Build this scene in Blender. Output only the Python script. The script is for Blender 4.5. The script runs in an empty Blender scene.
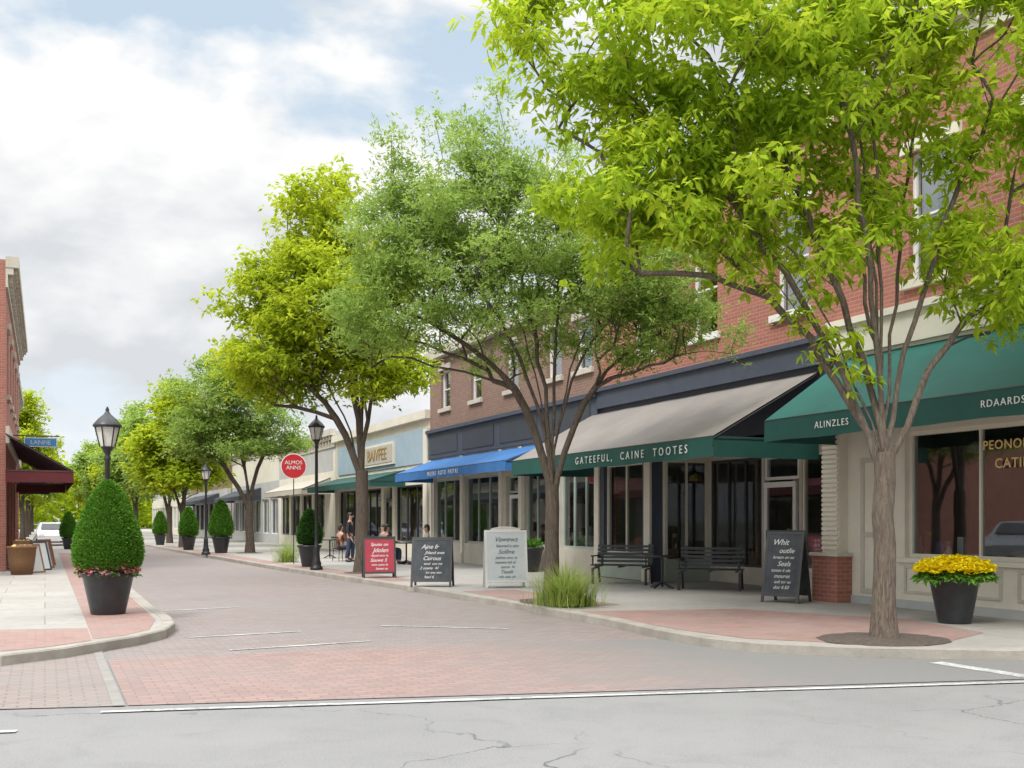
import bpy, math, random
import numpy as np
from mathutils import Vector, Matrix
random.seed(5)
S=bpy.context.scene
COL=S.collection
S.view_settings.view_transform='Standard'
try: S.view_settings.look='None'
except: pass
S.view_settings.exposure=0

# ------------------------------------------------------------------ materials
def nmat(name):
    m=bpy.data.materials.new(name); m.use_nodes=True
    nt=m.node_tree; b=nt.nodes['Principled BSDF']
    return m,nt,b
def L(nt,a,b): nt.links.new(a,b)
def N(nt,t,**k):
    n=nt.nodes.new(t)
    for a,v in k.items(): setattr(n,a,v)
    return n
def c4(c): return (c[0],c[1],c[2],1)
def mixc(nt,fac,a,b,mode='MIX'):
    n=N(nt,'ShaderNodeMix',data_type='RGBA',blend_type=mode)
    if isinstance(fac,(int,float)): n.inputs[0].default_value=fac
    else: L(nt,fac,n.inputs[0])
    for s,i in ((a,6),(b,7)):
        if isinstance(s,tuple): n.inputs[i].default_value=c4(s)
        else: L(nt,s,n.inputs[i])
    return n.outputs[2]
def noise(nt,vec,scale,detail=4,rough=.55,dist=0):
    n=N(nt,'ShaderNodeTexNoise'); n.inputs['Scale'].default_value=scale; n.inputs['Detail'].default_value=detail
    n.inputs['Roughness'].default_value=rough; n.inputs['Distortion'].default_value=dist
    L(nt,vec,n.inputs['Vector']); return n.outputs['Fac']
def ramp(nt,fac,lo,hi):
    n=N(nt,'ShaderNodeMapRange'); n.inputs[1].default_value=lo; n.inputs[2].default_value=hi; L(nt,fac,n.inputs[0]); return n.outputs[0]
def bump(nt,b,h,strength,dist=.02):
    n=N(nt,'ShaderNodeBump'); n.inputs['Strength'].default_value=strength; n.inputs['Distance'].default_value=dist
    L(nt,h,n.inputs['Height']); L(nt,n.outputs[0],b.inputs['Normal'])
def mat(name,c1,c2=None,scale=2.5,rough=.8,bmp=0,bscale=40,metal=0):
    m,nt,b=nmat(name)
    b.inputs['Roughness'].default_value=rough; b.inputs['Metallic'].default_value=metal
    if c2 is None: c2=tuple(x*.75 for x in c1)
    tc=N(nt,'ShaderNodeTexCoord').outputs['Object']
    f=ramp(nt,noise(nt,tc,scale,4,.65),.3,.7)
    L(nt,mixc(nt,f,c1,c2),b.inputs['Base Color'])
    if bmp: bump(nt,b,noise(nt,tc,bscale,3),bmp)
    return m
def barkmat(name,c1,c2):
    m,nt,b=nmat(name); b.inputs['Roughness'].default_value=.95
    tc=N(nt,'ShaderNodeTexCoord').outputs['Object']
    vm=N(nt,'ShaderNodeVectorMath',operation='MULTIPLY'); L(nt,tc,vm.inputs[0]); vm.inputs[1].default_value=(1,1,.16)
    n1=noise(nt,vm.outputs[0],38,5,.7,.8); n2=noise(nt,tc,2.2,3)
    col=mixc(nt,ramp(nt,n1,.38,.60),c2,c1)
    mu=N(nt,'ShaderNodeMath',operation='MULTIPLY'); L(nt,ramp(nt,n2,.4,.7),mu.inputs[0]); mu.inputs[1].default_value=.35
    L(nt,mixc(nt,mu.outputs[0],col,(c1[0]*.9,c1[1]*1.02,c1[2]*.9)),b.inputs['Base Color']); bump(nt,b,n1,1,.03); return m
def brickmat(name,c1,c2,mortar,bw,bh,ms,wall,rough=.85,stain=.35,stainscale=.5,c3=None,grime=.2,fade=None):
    m,nt,b=nmat(name); b.inputs['Roughness'].default_value=rough
    tc=N(nt,'ShaderNodeTexCoord').outputs['Object']
    sp=N(nt,'ShaderNodeSeparateXYZ'); L(nt,tc,sp.inputs[0])
    if wall:
        ad=N(nt,'ShaderNodeMath',operation='ADD'); L(nt,sp.outputs[0],ad.inputs[0]); L(nt,sp.outputs[1],ad.inputs[1])
        cb=N(nt,'ShaderNodeCombineXYZ'); L(nt,ad.outputs[0],cb.inputs[0]); L(nt,sp.outputs[2],cb.inputs[1]); v=cb.outputs[0]
    else: v=tc
    br=N(nt,'ShaderNodeTexBrick'); L(nt,v,br.inputs['Vector'])
    br.inputs['Scale'].default_value=1; br.inputs['Brick Width'].default_value=bw; br.inputs['Row Height'].default_value=bh
    br.inputs['Mortar Size'].default_value=ms; br.inputs['Mortar Smooth'].default_value=.3
    br.inputs['Color1'].default_value=c4(c1); br.inputs['Color2'].default_value=c4(c2); br.inputs['Mortar'].default_value=c4(mortar)
    f=ramp(nt,noise(nt,tc,stainscale,5,.65,.3),.35,.7)
    mm=N(nt,'ShaderNodeMath',operation='MULTIPLY'); L(nt,f,mm.inputs[0]); mm.inputs[1].default_value=stain
    col=mixc(nt,mm.outputs[0],br.outputs['Color'],c3 if c3 else tuple(x*.5 for x in c1))
    f2=ramp(nt,noise(nt,tc,7,3),.3,.75)
    m2=N(nt,'ShaderNodeMath',operation='MULTIPLY'); L(nt,f2,m2.inputs[0]); m2.inputs[1].default_value=grime
    col=mixc(nt,m2.outputs[0],col,mortar)
    if fade:
        # bricks worn and covered by asphalt dust towards the corner
        ad=N(nt,'ShaderNodeMath',operation='MULTIPLY_ADD'); L(nt,noise(nt,tc,1.3,5,.7),ad.inputs[0]); ad.inputs[1].default_value=4.5; L(nt,sp.outputs[0],ad.inputs[2])
        col=mixc(nt,ramp(nt,ad.outputs[0],fade[0],fade[1]),col,fade[2])
    L(nt,col,b.inputs['Base Color'])
    inv=N(nt,'ShaderNodeMath',operation='SUBTRACT'); inv.inputs[0].default_value=1; L(nt,br.outputs['Fac'],inv.inputs[1])
    bump(nt,b,inv.outputs[0],.5,.012)
    return m
def leafmat(name,ca,cb,cc,trans=.35):
    m,nt,b=nmat(name); nt.nodes.remove(b)
    at=N(nt,'ShaderNodeAttribute',attribute_name='tone')
    r=N(nt,'ShaderNodeValToRGB'); L(nt,at.outputs['Fac'],r.inputs[0])
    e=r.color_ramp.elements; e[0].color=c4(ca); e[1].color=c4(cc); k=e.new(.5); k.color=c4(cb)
    d=N(nt,'ShaderNodeBsdfDiffuse'); L(nt,r.outputs[0],d.inputs['Color'])
    t=N(nt,'ShaderNodeBsdfTranslucent')
    L(nt,mixc(nt,.5,r.outputs[0],(cc[0]*1.2,cc[1]*1.25,cc[2]*.8)),t.inputs['Color'])
    mx=N(nt,'ShaderNodeMixShader'); mx.inputs[0].default_value=trans
    L(nt,d.outputs[0],mx.inputs[1]); L(nt,t.outputs[0],mx.inputs[2]); L(nt,mx.outputs[0],nt.nodes['Material Output'].inputs[0])
    return m
def glassmat(name,tint,base=.1):
    m,nt,b=nmat(name); nt.nodes.remove(b)
    t=N(nt,'ShaderNodeBsdfTransparent'); t.inputs[0].default_value=c4(tint)
    g=N(nt,'ShaderNodeBsdfGlossy'); g.inputs['Roughness'].default_value=.02; g.inputs[0].default_value=(.9,.95,1,1)
    lw=N(nt,'ShaderNodeLayerWeight'); lw.inputs[0].default_value=.35
    ad=N(nt,'ShaderNodeMath',operation='MULTIPLY_ADD'); L(nt,lw.outputs['Fresnel'],ad.inputs[0]); ad.inputs[1].default_value=.6; ad.inputs[2].default_value=base
    ad.use_clamp=True
    mx=N(nt,'ShaderNodeMixShader'); L(nt,ad.outputs[0],mx.inputs[0]); L(nt,t.outputs[0],mx.inputs[1]); L(nt,g.outputs[0],mx.inputs[2])
    L(nt,mx.outputs[0],nt.nodes['Material Output'].inputs[0]); return m

def asphaltmat():
    m,nt,b=nmat('asphalt'); b.inputs['Roughness'].default_value=.9
    tc=N(nt,'ShaderNodeTexCoord').outputs['Object']
    big=ramp(nt,noise(nt,tc,.35,5,.6,.4),.3,.7); fine=noise(nt,tc,60,3,.7)
    col=mixc(nt,big,(.155,.152,.15),(.21,.205,.20))
    col=mixc(nt,ramp(nt,noise(nt,tc,1.6,5,.7,.6),.48,.72),col,(.14,.137,.135))
    col=mixc(nt,ramp(nt,fine,.3,.8),col,(.27,.263,.255))
    v=N(nt,'ShaderNodeTexVoronoi',feature='DISTANCE_TO_EDGE'); v.inputs['Scale'].default_value=.38
    nz=N(nt,'ShaderNodeTexNoise'); nz.inputs['Scale'].default_value=1.4; nz.inputs['Detail'].default_value=6; L(nt,tc,nz.inputs['Vector'])
    vm=N(nt,'ShaderNodeVectorMath',operation='MULTIPLY_ADD'); L(nt,nz.outputs['Color'],vm.inputs[0]); vm.inputs[1].default_value=(1.1,1.1,0); L(nt,tc,vm.inputs[2])
    L(nt,vm.outputs[0],v.inputs['Vector'])
    cr=ramp(nt,v.outputs['Distance'],.0045,.0008)
    mk=ramp(nt,noise(nt,tc,.5,3),.46,.60)
    mu=N(nt,'ShaderNodeMath',operation='MULTIPLY'); L(nt,cr,mu.inputs[0]); L(nt,mk,mu.inputs[1])
    col=mixc(nt,mu.outputs[0],col,(.08,.08,.078))
    L(nt,col,b.inputs['Base Color']); bump(nt,b,fine,.35,.01); return m
def paintmat():
    m,nt,b=nmat('worn_white_paint'); b.inputs['Roughness'].default_value=.7
    tc=N(nt,'ShaderNodeTexCoord').outputs['Object']
    f=ramp(nt,noise(nt,tc,14,5,.7),.34,.54)
    f2=ramp(nt,noise(nt,tc,1.1,4,.6),.30,.58)
    mu=N(nt,'ShaderNodeMath',operation='MULTIPLY'); L(nt,f,mu.inputs[0]); L(nt,f2,mu.inputs[1])
    L(nt,mixc(nt,mu.outputs[0],(.62,.62,.60),(.24,.235,.225)),b.inputs['Base Color']); return m

ASPH=asphaltmat(); PAINT=paintmat()
EARTH=mat('earth',(.10,.11,.06),(.14,.13,.08),.1)
STREETB=brickmat('street_brick',(.285,.222,.203),(.215,.175,.163),(.165,.146,.136),.22,.11,.009,False,stain=.7,stainscale=.28,c3=(.235,.214,.205))
CROSSB=brickmat('crosswalk_brick',(.345,.212,.18),(.255,.168,.148),(.18,.15,.138),.22,.11,.010,False,stain=.6,stainscale=.5,c3=(.255,.215,.20),fade=(6.4,9.6,(.19,.183,.176)))
APRONB=brickmat('apron_brick',(.29,.225,.20),(.23,.19,.173),(.165,.15,.14),.22,.11,.010,False,stain=.65,stainscale=.8,c3=(.245,.22,.205))
WALKB=brickmat('sidewalk_brick',(.36,.19,.155),(.27,.152,.13),(.21,.17,.152),.22,.11,.009,False,stain=.6,stainscale=1,c3=(.32,.255,.225))
CONC=brickmat('sidewalk_concrete',(.40,.372,.335),(.35,.328,.298),(.20,.183,.162),1.5,1.5,.010,False,stain=.75,stainscale=.7,c3=(.29,.272,.25),grime=.35)
CURB=mat('curb_concrete',(.38,.35,.30),(.25,.225,.195),2,.9,.3,30)
EDGE=mat('worn_edging',(.28,.26,.235),(.21,.195,.18),3,.9)
MULCH=mat('mulch',(.13,.10,.08),(.055,.042,.035),25,.95,1,40)
BRED=brickmat('red_brick',(.42,.125,.082),(.32,.092,.063),(.34,.24,.195),.215,.075,.010,True,stain=.35,stainscale=.6,c3=(.27,.09,.067))
BBRN=brickmat('brown_brick',(.28,.15,.105),(.21,.115,.083),(.27,.22,.19),.215,.075,.010,True,stain=.3)
CREAM=mat('cream_painted_wood',(.72,.67,.56),(.61,.57,.47),1.2,.6,.05)
CREAM2=mat('beige_stone',(.56,.51,.43),(.45,.41,.35),2,.8,.2)
WHITE=mat('white_trim_paint',(.78,.77,.74),(.66,.65,.62),2,.5)
NAVY=mat('navy_painted_wood',(.05,.06,.088),(.065,.075,.105),3,.5)
BLUEG=mat('blue_grey_panel',(.34,.43,.49),(.28,.37,.43),1.5,.7)
GREYP=mat('grey_painted_wall',(.46,.46,.45),(.38,.38,.37),1.5,.7)
SAGE=mat('sage_painted_wood',(.38,.43,.37),(.32,.37,.32),2,.6)
DARKF=mat('dark_window_frame',(.03,.03,.032),(.05,.05,.05),4,.4)
BLACK=mat('black_metal',(.014,.014,.016),(.03,.03,.032),6,.38)
POTM=mat('black_glazed_pot',(.018,.020,.024),(.035,.037,.04),5,.35)
GREEN=mat('green_canvas',(.011,.135,.108),(.009,.105,.083),1.5,.75,.1,200)
DGREEN=mat('dark_green_canvas',(.010,.080,.064),(.008,.063,.05),2,.75)
GREYC=mat('grey_canvas',(.235,.213,.192),(.19,.172,.156),1.1,.9,.1,200)
BLUEC=mat('blue_canvas',(.035,.16,.40),(.028,.12,.33),2,.8)
REDC=mat('maroon_canvas',(.11,.014,.018),(.08,.011,.014),2,.85)
DARKC=mat('charcoal_canvas',(.04,.045,.055),(.05,.055,.065),2,.8)
BEIGEC=mat('beige_canvas',(.46,.42,.35),(.40,.36,.30),2,.8)
CHALK=mat('chalkboard_slate',(.025,.03,.038),(.06,.067,.075),5,.7)
REDB=mat('red_board',(.34,.025,.045),(.27,.02,.035),4,.5)
WBOARD=mat('white_board',(.62,.66,.66),(.55,.59,.59),3,.5)
CHALKW=mat('chalk_white',(.75,.75,.72),(.6,.6,.58),20,.9)
INK=mat('dark_ink',(.06,.10,.14),(.12,.16,.2),9,.8)
GOLD=mat('gold_lettering',(.80,.55,.22),(.68,.46,.16),6,.45)
WOOD=mat('brown_wood',(.24,.12,.05),(.16,.08,.035),5,.7,.2)
WICK=mat('wicker',(.22,.11,.045),(.13,.065,.03),30,.8,.6,60)
REDS=mat('red_enamel',(.50,.015,.025),(.42,.012,.018),3,.35)
BLUES=mat('blue_enamel',(.05,.30,.62),(.045,.25,.55),3,.4)
ROOFM=mat('grey_roofing',(.16,.16,.16),(.12,.12,.12),1,.9)
ROOM=mat('interior_plaster',(.32,.28,.225),(.18,.155,.125),.9,.9)
ROOMF=mat('wood_floor',(.20,.14,.09),(.14,.09,.06),3,.5)
CURT=mat('pale_curtain',(.6,.6,.58),(.45,.45,.44),4,.9)
GLASS=glassmat('shop_glass',(.74,.78,.78),.12)
UGLASS=glassmat('upper_glass',(.6,.65,.7),.30)
LGLASS=mat('frosted_lamp_glass',(.72,.70,.64),(.6,.58,.53),8,.3)
BARK=barkmat('brown_bark',(.20,.155,.12),(.085,.062,.048))
BARKD=barkmat('dark_bark',(.13,.098,.075),(.05,.037,.029))
SKIN=mat('skin',(.50,.30,.22),(.45,.26,.19),8,.5)
HAIR=mat('dark_hair',(.03,.018,.012),None,30,.6)
TYRE=mat('rubber',(.02,.02,.02),None,6,.8)
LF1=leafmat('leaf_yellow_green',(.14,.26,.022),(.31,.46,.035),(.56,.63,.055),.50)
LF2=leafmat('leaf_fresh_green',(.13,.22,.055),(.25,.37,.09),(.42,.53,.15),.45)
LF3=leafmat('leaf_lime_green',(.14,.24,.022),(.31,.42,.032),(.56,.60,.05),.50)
LFT=leafmat('leaf_topiary',(.05,.14,.02),(.11,.26,.032),(.20,.38,.055),.2)
LFD=leafmat('leaf_conifer',(.02,.07,.018),(.05,.13,.03),(.10,.20,.05),.2)
LFG=leafmat('grass_blade',(.12,.20,.04),(.24,.34,.06),(.44,.50,.16),.35)
PETY=leafmat('yellow_petal',(.80,.58,.01),(.92,.76,.02),(.97,.86,.05),.15)
PETP=leafmat('pink_petal',(.55,.04,.09),(.70,.22,.27),(.90,.82,.80),.2)

# ------------------------------------------------------------------ mesh helper
class MB:
    def __init__(s): s.v=[];s.f=[];s.m=[];s.sm=[];s.mats=[]
    def add(s,vs,fs,m,smooth=False,M=None):
        o=len(s.v)
        for v in vs:
            v=Vector(v); s.v.append(M@v if M is not None else v)
        if m not in s.mats: s.mats.append(m)
        k=s.mats.index(m)
        for f in fs: s.f.append([i+o for i in f]); s.m.append(k); s.sm.append(smooth)
    def box(s,a,b,m,M=None):
        x0,y0,z0=[min(p,q) for p,q in zip(a,b)]; x1,y1,z1=[max(p,q) for p,q in zip(a,b)]
        vs=[(x0,y0,z0),(x1,y0,z0),(x1,y1,z0),(x0,y1,z0),(x0,y0,z1),(x1,y0,z1),(x1,y1,z1),(x0,y1,z1)]
        s.add(vs,[(0,3,2,1),(4,5,6,7),(0,1,5,4),(1,2,6,5),(2,3,7,6),(3,0,4,7)],m,False,M)
    def cyl(s,p,q,r0,r1,m,n=10,smooth=True,M=None):
        p=Vector(p);q=Vector(q);d=(q-p).normalized()
        a=d.cross(Vector((0,0,1)) if abs(d.z)<.9 else Vector((1,0,0))).normalized(); b=d.cross(a)
        vs=[];
        for c,r in ((p,r0),(q,r1)):
            for i in range(n):
                t=2*math.pi*i/n; vs.append(c+a*math.cos(t)*r+b*math.sin(t)*r)
        s.add(vs,[(i,(i+1)%n,n+(i+1)%n,n+i) for i in range(n)],m,smooth,M)
        s.add(vs[:n],[list(range(n))[::-1]],m,False,M); s.add(vs[n:],[list(range(n))],m,False,M)
    def lathe(s,prof,m,n=24,c=(0,0,0),smooth=True,wob=0):
        vs=[]
        for r,z in prof:
            for i in range(n):
                t=2*math.pi*i/n; rr=r*(1+wob*math.sin(3*t+z*5))
                vs.append((c[0]+rr*math.cos(t),c[1]+rr*math.sin(t),c[2]+z))
        fs=[]
        for k in range(len(prof)-1):
            for i in range(n):
                fs.append((k*n+i,k*n+(i+1)%n,(k+1)*n+(i+1)%n,(k+1)*n+i))
        s.add(vs,fs,m,smooth)
    def ell(s,c,r,m,n=14,k=9):
        prof=[(max(1e-4,math.sin(math.pi*j/k)),-math.cos(math.pi*j/k)) for j in range(k+1)]
        vs=[];
        for a,z in prof:
            for i in range(n):
                t=2*math.pi*i/n; vs.append((c[0]+r[0]*a*math.cos(t),c[1]+r[1]*a*math.sin(t),c[2]+r[2]*z))
        s.add(vs,[(j*n+i,j*n+(i+1)%n,(j+1)*n+(i+1)%n,(j+1)*n+i) for j in range(k) for i in range(n)],m,True)
    def poly(s,pts,z0,z1,m):
        n=len(pts); s.add([(p[0],p[1],z1) for p in pts],[list(range(n))],m)
        if z0<z1:
            s.add([(p[0],p[1],z0) for p in pts]+[(p[0],p[1],z1) for p in pts],[(i,(i+1)%n,n+(i+1)%n,n+i) for i in range(n)],m)
    def obj(s,name,parent=None,loc=(0,0,0),rz=0,rx=0):
        me=bpy.data.meshes.new(name); me.from_pydata([tuple(v) for v in s.v],[],s.f); 
        for m in s.mats: me.materials.append(m)
        me.polygons.foreach_set('material_index',s.m); me.polygons.foreach_set('use_smooth',s.sm); me.update()
        o=bpy.data.objects.new(name,me); COL.objects.link(o); o.parent=parent; o.location=loc; o.rotation_euler=(rx,0,rz); return o
def thing(name,label,cat,loc=(0,0,0),rz=0,group=None):
    o=bpy.data.objects.new(name,None); COL.objects.link(o); o.location=loc; o.rotation_euler=(0,0,rz); o.empty_display_size=.2
    o['label']=label; o['category']=cat
    if group: o['group']=group
    return o
def structure(o): o['kind']='structure'; return o
def text(body,size,m,parent,loc,rx=math.pi/2,rz=0,ext=.004,sx=1,name='lettering',space=1.0,line=1.0,al='CENTER',shear=0,off=0):
    cu=bpy.data.curves.new('t','FONT'); cu.body=body; cu.size=size; cu.extrude=ext; cu.align_x=al; cu.align_y='CENTER'
    cu.space_character=space; cu.space_line=line; cu.resolution_u=3; cu.shear=shear; cu.offset=off
    t=bpy.data.objects.new('t',cu); COL.objects.link(t)
    dg=bpy.context.evaluated_depsgraph_get(); me=bpy.data.meshes.new_from_object(t.evaluated_get(dg))
    bpy.data.objects.remove(t)
    me.materials.clear(); me.materials.append(m)
    o=bpy.data.objects.new(name,me); COL.objects.link(o); o.parent=parent; o.location=loc; o.rotation_euler=(rx,0,rz); o.scale=(sx,1,1); return o
def copy_thing(src,loc,rz=None,scale=None,label=None):
    def cp(o,par):
        n=o.copy(); COL.objects.link(n); n.parent=par
        for c in o.children: cp(c,n)
        return n
    n=cp(src,None); n.location=loc
    if rz is not None: n.rotation_euler=(0,0,rz)
    if scale: n.scale=(scale,)*3
    if label: n['label']=label
    return n

# ------------------------------------------------------------------ ground
b=MB(); b.poly([(-700,-700),(700,-700),(700,1200),(-700,1200)],0,0,EARTH); structure(b.obj('ground',loc=(0,0,-.17)))
b=MB(); b.poly([(-90,39),(-10,19.3),(10,14.4),(90,-5.5),(90,-38),(-90,6)],0,0,ASPH); structure(b.obj('cross_street_road',loc=(0,0,-.128)))
curbR=[(4.2,210),(4.6,150),(5.2,95),(5.8,64),(6.8,35.7),(7.55,24),(7.82,18),(7.84,14),(7.68,12.3),(7.7,11.3),(8.0,10.45),(8.8,9.65),(10.2,8.75),(14,7.6),(60,-3.7)]
curbL=[(-.95,210),(-.85,68),(-.6,65.5),(.75,63),(1.15,61.5),(1.35,52),(1.75,26),(1.72,19.5),(1.78,17),(1.72,16),(1.5,15.1),(1.1,14.4),(.6,13.85),(.2,13.4),(-.44,12.95),(-3,13.3),(-12,15.4),(-60,27.2)]
b=MB(); b.poly([(-1.1,210),(-1.1,66),(.9,61),(1.3,52),(1.4,16),(.9,14.6),(.7,13.9),(.7,9.95),(3.6,9.25),(6.9,8.6),(8.1,10.2),(8.3,16),(7.8,24),(7.0,35.7),(6.0,64),(5.3,95),(4.3,210)][::-1],0,0,STREETB); structure(b.obj('brick_street',loc=(0,0,-.124)))
b=MB(); b.poly([(.66,9.75),(3.6,9.02),(7.2,8.12),(10.6,7.3),(10.3,8.7),(8.9,9.6),(8.1,10.4),(7.9,12.2),(5.5,12.6),(.66,13.0)],0,0,CROSSB); structure(b.obj('brick_crosswalk',loc=(0,0,-.120)))
b=MB(); b.poly([(.58,9.75),(.58,13.95),(-.4,13.2),(-6,14.4),(-6,11.5)],0,0,APRONB); structure(b.obj('corner_brick_apron',loc=(0,0,-.119)))
b=MB(); b.poly([(.54,9.75),(.64,9.73),(.64,13.97),(.54,13.85)],0,0,EDGE); structure(b.obj('concrete_edging',loc=(0,0,-.115)))
def line(p,q,w,bow=0):
    p=Vector((p[0],p[1],0));q=Vector((q[0],q[1],0));d=(q-p).normalized();n=Vector((-d.y,d.x,0)); K=24
    r=random.Random(int(p.x*10)); up=[];lo=[]
    for i in range(K+1):
        t=i/K; c=p.lerp(q,t)+n*bow*4*t*(1-t); up.append(c+n*(w/2+r.uniform(-.006,.006))); lo.append(c-n*(w/2+r.uniform(-.006,.006)))
    b=MB(); b.add([tuple(v) for v in lo+up],[(i,i+1,K+2+i,K+1+i) for i in range(K)],PAINT); structure(b.obj('road_marking',loc=(0,0,-.1165)))
line((.43,9.5),(24,3.68),.09,.12)
line((9.25,8.95),(9.28,7.62),.20)
line((1.8,15.0),(3.4,15.2),.07); line((2.1,13.35),(3.98,13.6),.07); line((4.7,15.5),(6.3,14.3),.07); line((1.95,19.6),(3.3,19.9),.07)
line((-3.5,9.7),(-.2,8.9),.09)
b=MB(); b.poly([(60,210)]+curbR,-.17,0,CONC); structure(b.obj('shopping_sidewalk'))
b=MB(); b.poly([(-60,210)]+curbL,-.17,0,CONC); structure(b.obj('corner_sidewalk'))
def curb(pts,side,name):
    P=[Vector((p[0],p[1],0)) for p in pts]; n=len(P); nor=[]
    for i in range(n):
        d=(P[min(i+1,n-1)]-P[max(i-1,0)]).normalized(); nor.append(Vector((-d.y,d.x,0))*side)
    vs=[]
    for p,k in zip(P,nor):
        o=p-k*.012; q=p+k*.16
        vs+=[(o.x,o.y,-.17),(o.x,o.y,-.012),(p.x+k.x*.012,p.y+k.y*.012,.005),(q.x,q.y,.005),(q.x,q.y,-.01)]
    fs=[]
    for i in range(n-1):
        for j in range(4): fs.append((i*5+j,i*5+j+1,(i+1)*5+j+1,(i+1)*5+j))
    b=MB(); b.add(vs,fs,CURB); structure(b.obj(name))
curb(curbR,1,'kerb'); curb(curbL,-1,'kerb')
b=MB(); b.poly([(8.0,15.3),(10.7,14.6),(11.9,12.0),(11.4,10.2),(10.0,9.55),(8.9,10.0),(8.1,10.9),(7.9,12.2)],0,0,WALKB)
b.poly([(8.02,20.6),(9.2,20.6),(9.3,16.2),(8.02,16.2)],0,0,WALKB)
b.poly([(7.05,35.5),(7.75,24.6),(8.5,24.7),(7.8,35.6)],0,0,WALKB); b.poly([(6.05,64),(6.98,36.2),(7.6,36.2),(6.7,64)],0,0,WALKB)
b.poly([(1.52,16.6),(1.54,26),(1.12,52),(.55,52),(.55,14.2),(.95,14.5),(1.3,15.1)],0,0,WALKB)
b.poly([(.53,14.05),(.53,15.7),(-8,17.4),(-8,15.0),(-3,13.9),(-.4,13.3),(.1,13.6)],0,0,WALKB)
structure(b.obj('brick_paving',loc=(0,0,.004)))
def bed(x,y,rx,ry,seed):
    r=random.Random(seed); b=MB(); n=36
    ring=[(x+rx*(1+r.uniform(-.06,.06))*math.cos(2*math.pi*i/n),y+ry*(1+r.uniform(-.06,.06))*math.sin(2*math.pi*i/n),.008) for i in range(n)]
    mid=[(x+(p[0]-x)*.6,y+(p[1]-y)*.6,.03) for p in ring]
    b.add(ring+mid+[(x,y,.05)],[(i,(i+1)%n,n+(i+1)%n,n+i) for i in range(n)]+[(n+i,n+(i+1)%n,2*n) for i in range(n)],MULCH,True)
    structure(b.obj('planting_bed'))
bed(9.6,10.15,.85,.75,1); bed(8.5,17.1,.62,1.0,2); bed(8.2,28.9,.5,.6,3); bed(8.5,48.4,.6,.6,4)

# ------------------------------------------------------------------ building kit (local: x along facade, y into building, z up)
def window(par,x0,x1,z0,z1,nx=1,nz=1,fm=None,y=.1,fr=.07,bar=.04,pane=None,curtain=False,sill=None,label=None):
    fm=fm or CREAM; pane=pane or GLASS
    b=MB(); 
    b.box((x0,y,z0),(x0+fr,y+.1,z1),fm); b.box((x1-fr,y,z0),(x1,y+.1,z1),fm)
    b.box((x0+fr,y,z0),(x1-fr,y+.1,z0+fr),fm); b.box((x0+fr,y,z1-fr),(x1-fr,y+.1,z1),fm)
    for i in range(1,nx):
        x=x0+(x1-x0)*i/nx; b.box((x-bar/2,y+.01,z0+fr),(x+bar/2,y+.09,z1-fr),fm)
    for i in range(1,nz):
        z=z0+(z1-z0)*i/nz; b.box((x0+fr,y+.015,z-bar/2),(x1-fr,y+.085,z+bar/2),fm)
    w=b.obj('window',par)
    if label: w['label']=label
    p=MB(); p.add([(x0+fr*.5,y+.05,z0+fr*.5),(x1-fr*.5,y+.05,z0+fr*.5),(x1-fr*.5,y+.05,z1-fr*.5),(x0+fr*.5,y+.05,z1-fr*.5)],[(0,1,2,3)],pane); p.obj('window_pane',w)
    if curtain:
        c=MB(); n=24
        xx0,xx1=x0+fr,x1-fr
        for k,(a,bb) in enumerate(((xx0,xx0+(xx1-xx0)*.36),(xx1-(xx1-xx0)*.36,xx1))):
            vs=[]
            for i in range(n):
                x=a+(bb-a)*i/(n-1); yy=y+.16+.02*math.sin(i*1.7); vs+=[(x,yy,z0+fr),(x,yy,z1-fr)]
            c.add(vs,[(2*i,2*i+2,2*i+3,2*i+1) for i in range(n-1)],CURT,True)
        c.obj('curtain',w)
    if sill:
        s=MB(); s.box((x0-.12,-.09,z0-.14),(x1+.12,.1,z0-.002),sill); s.obj('sill',w)
        s=MB(); s.box((x0-.14,-.07,z1+.002),(x1+.14,.1,z1+.2),sill)
        s.box(((x0+x1)/2-.09,-.10,z1+.03),((x0+x1)/2+.09,-.071,z1+.27),sill); s.obj('lintel',w)
    return w
def door(par,x0,x1,z0,z1,y=.1,fm=None):
    fm=fm or WHITE; b=MB(); fr=.1
    b.box((x0,y,z0),(x0+fr,y+.08,z1),fm); b.box((x1-fr,y,z0),(x1,y+.08,z1),fm); b.box((x0+fr,y,z0),(x1-fr,y+.08,z0+.28),fm)
    b.box((x0+fr,y,z1-.12),(x1-fr,y+.08,z1),fm); b.box((x0+fr,y+.005,z0+.95),(x1-fr,y+.075,z0+1.05),fm)
    d=b.obj('door',par)
    p=MB(); p.add([(x0+fr-.01,y+.03,z0+.25),(x1-fr+.01,y+.03,z0+.25),(x1-fr+.01,y+.03,z1-.1),(x0+fr-.01,y+.03,z1-.1)],[(0,1,2,3)],GLASS); p.obj('door_pane',d)
    h=MB(); h.cyl((x0+.16,y-.05,z0+.9),(x0+.16,y-.05,z0+1.25),.012,.012,BLACK,8); h.box((x0+.15,y-.05,z0+.92),(x0+.17,y,z0+.94),BLACK); h.box((x0+.15,y-.05,z0+1.2),(x0+.17,y,z0+1.22),BLACK); h.obj('handle',d)
    return d
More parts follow.
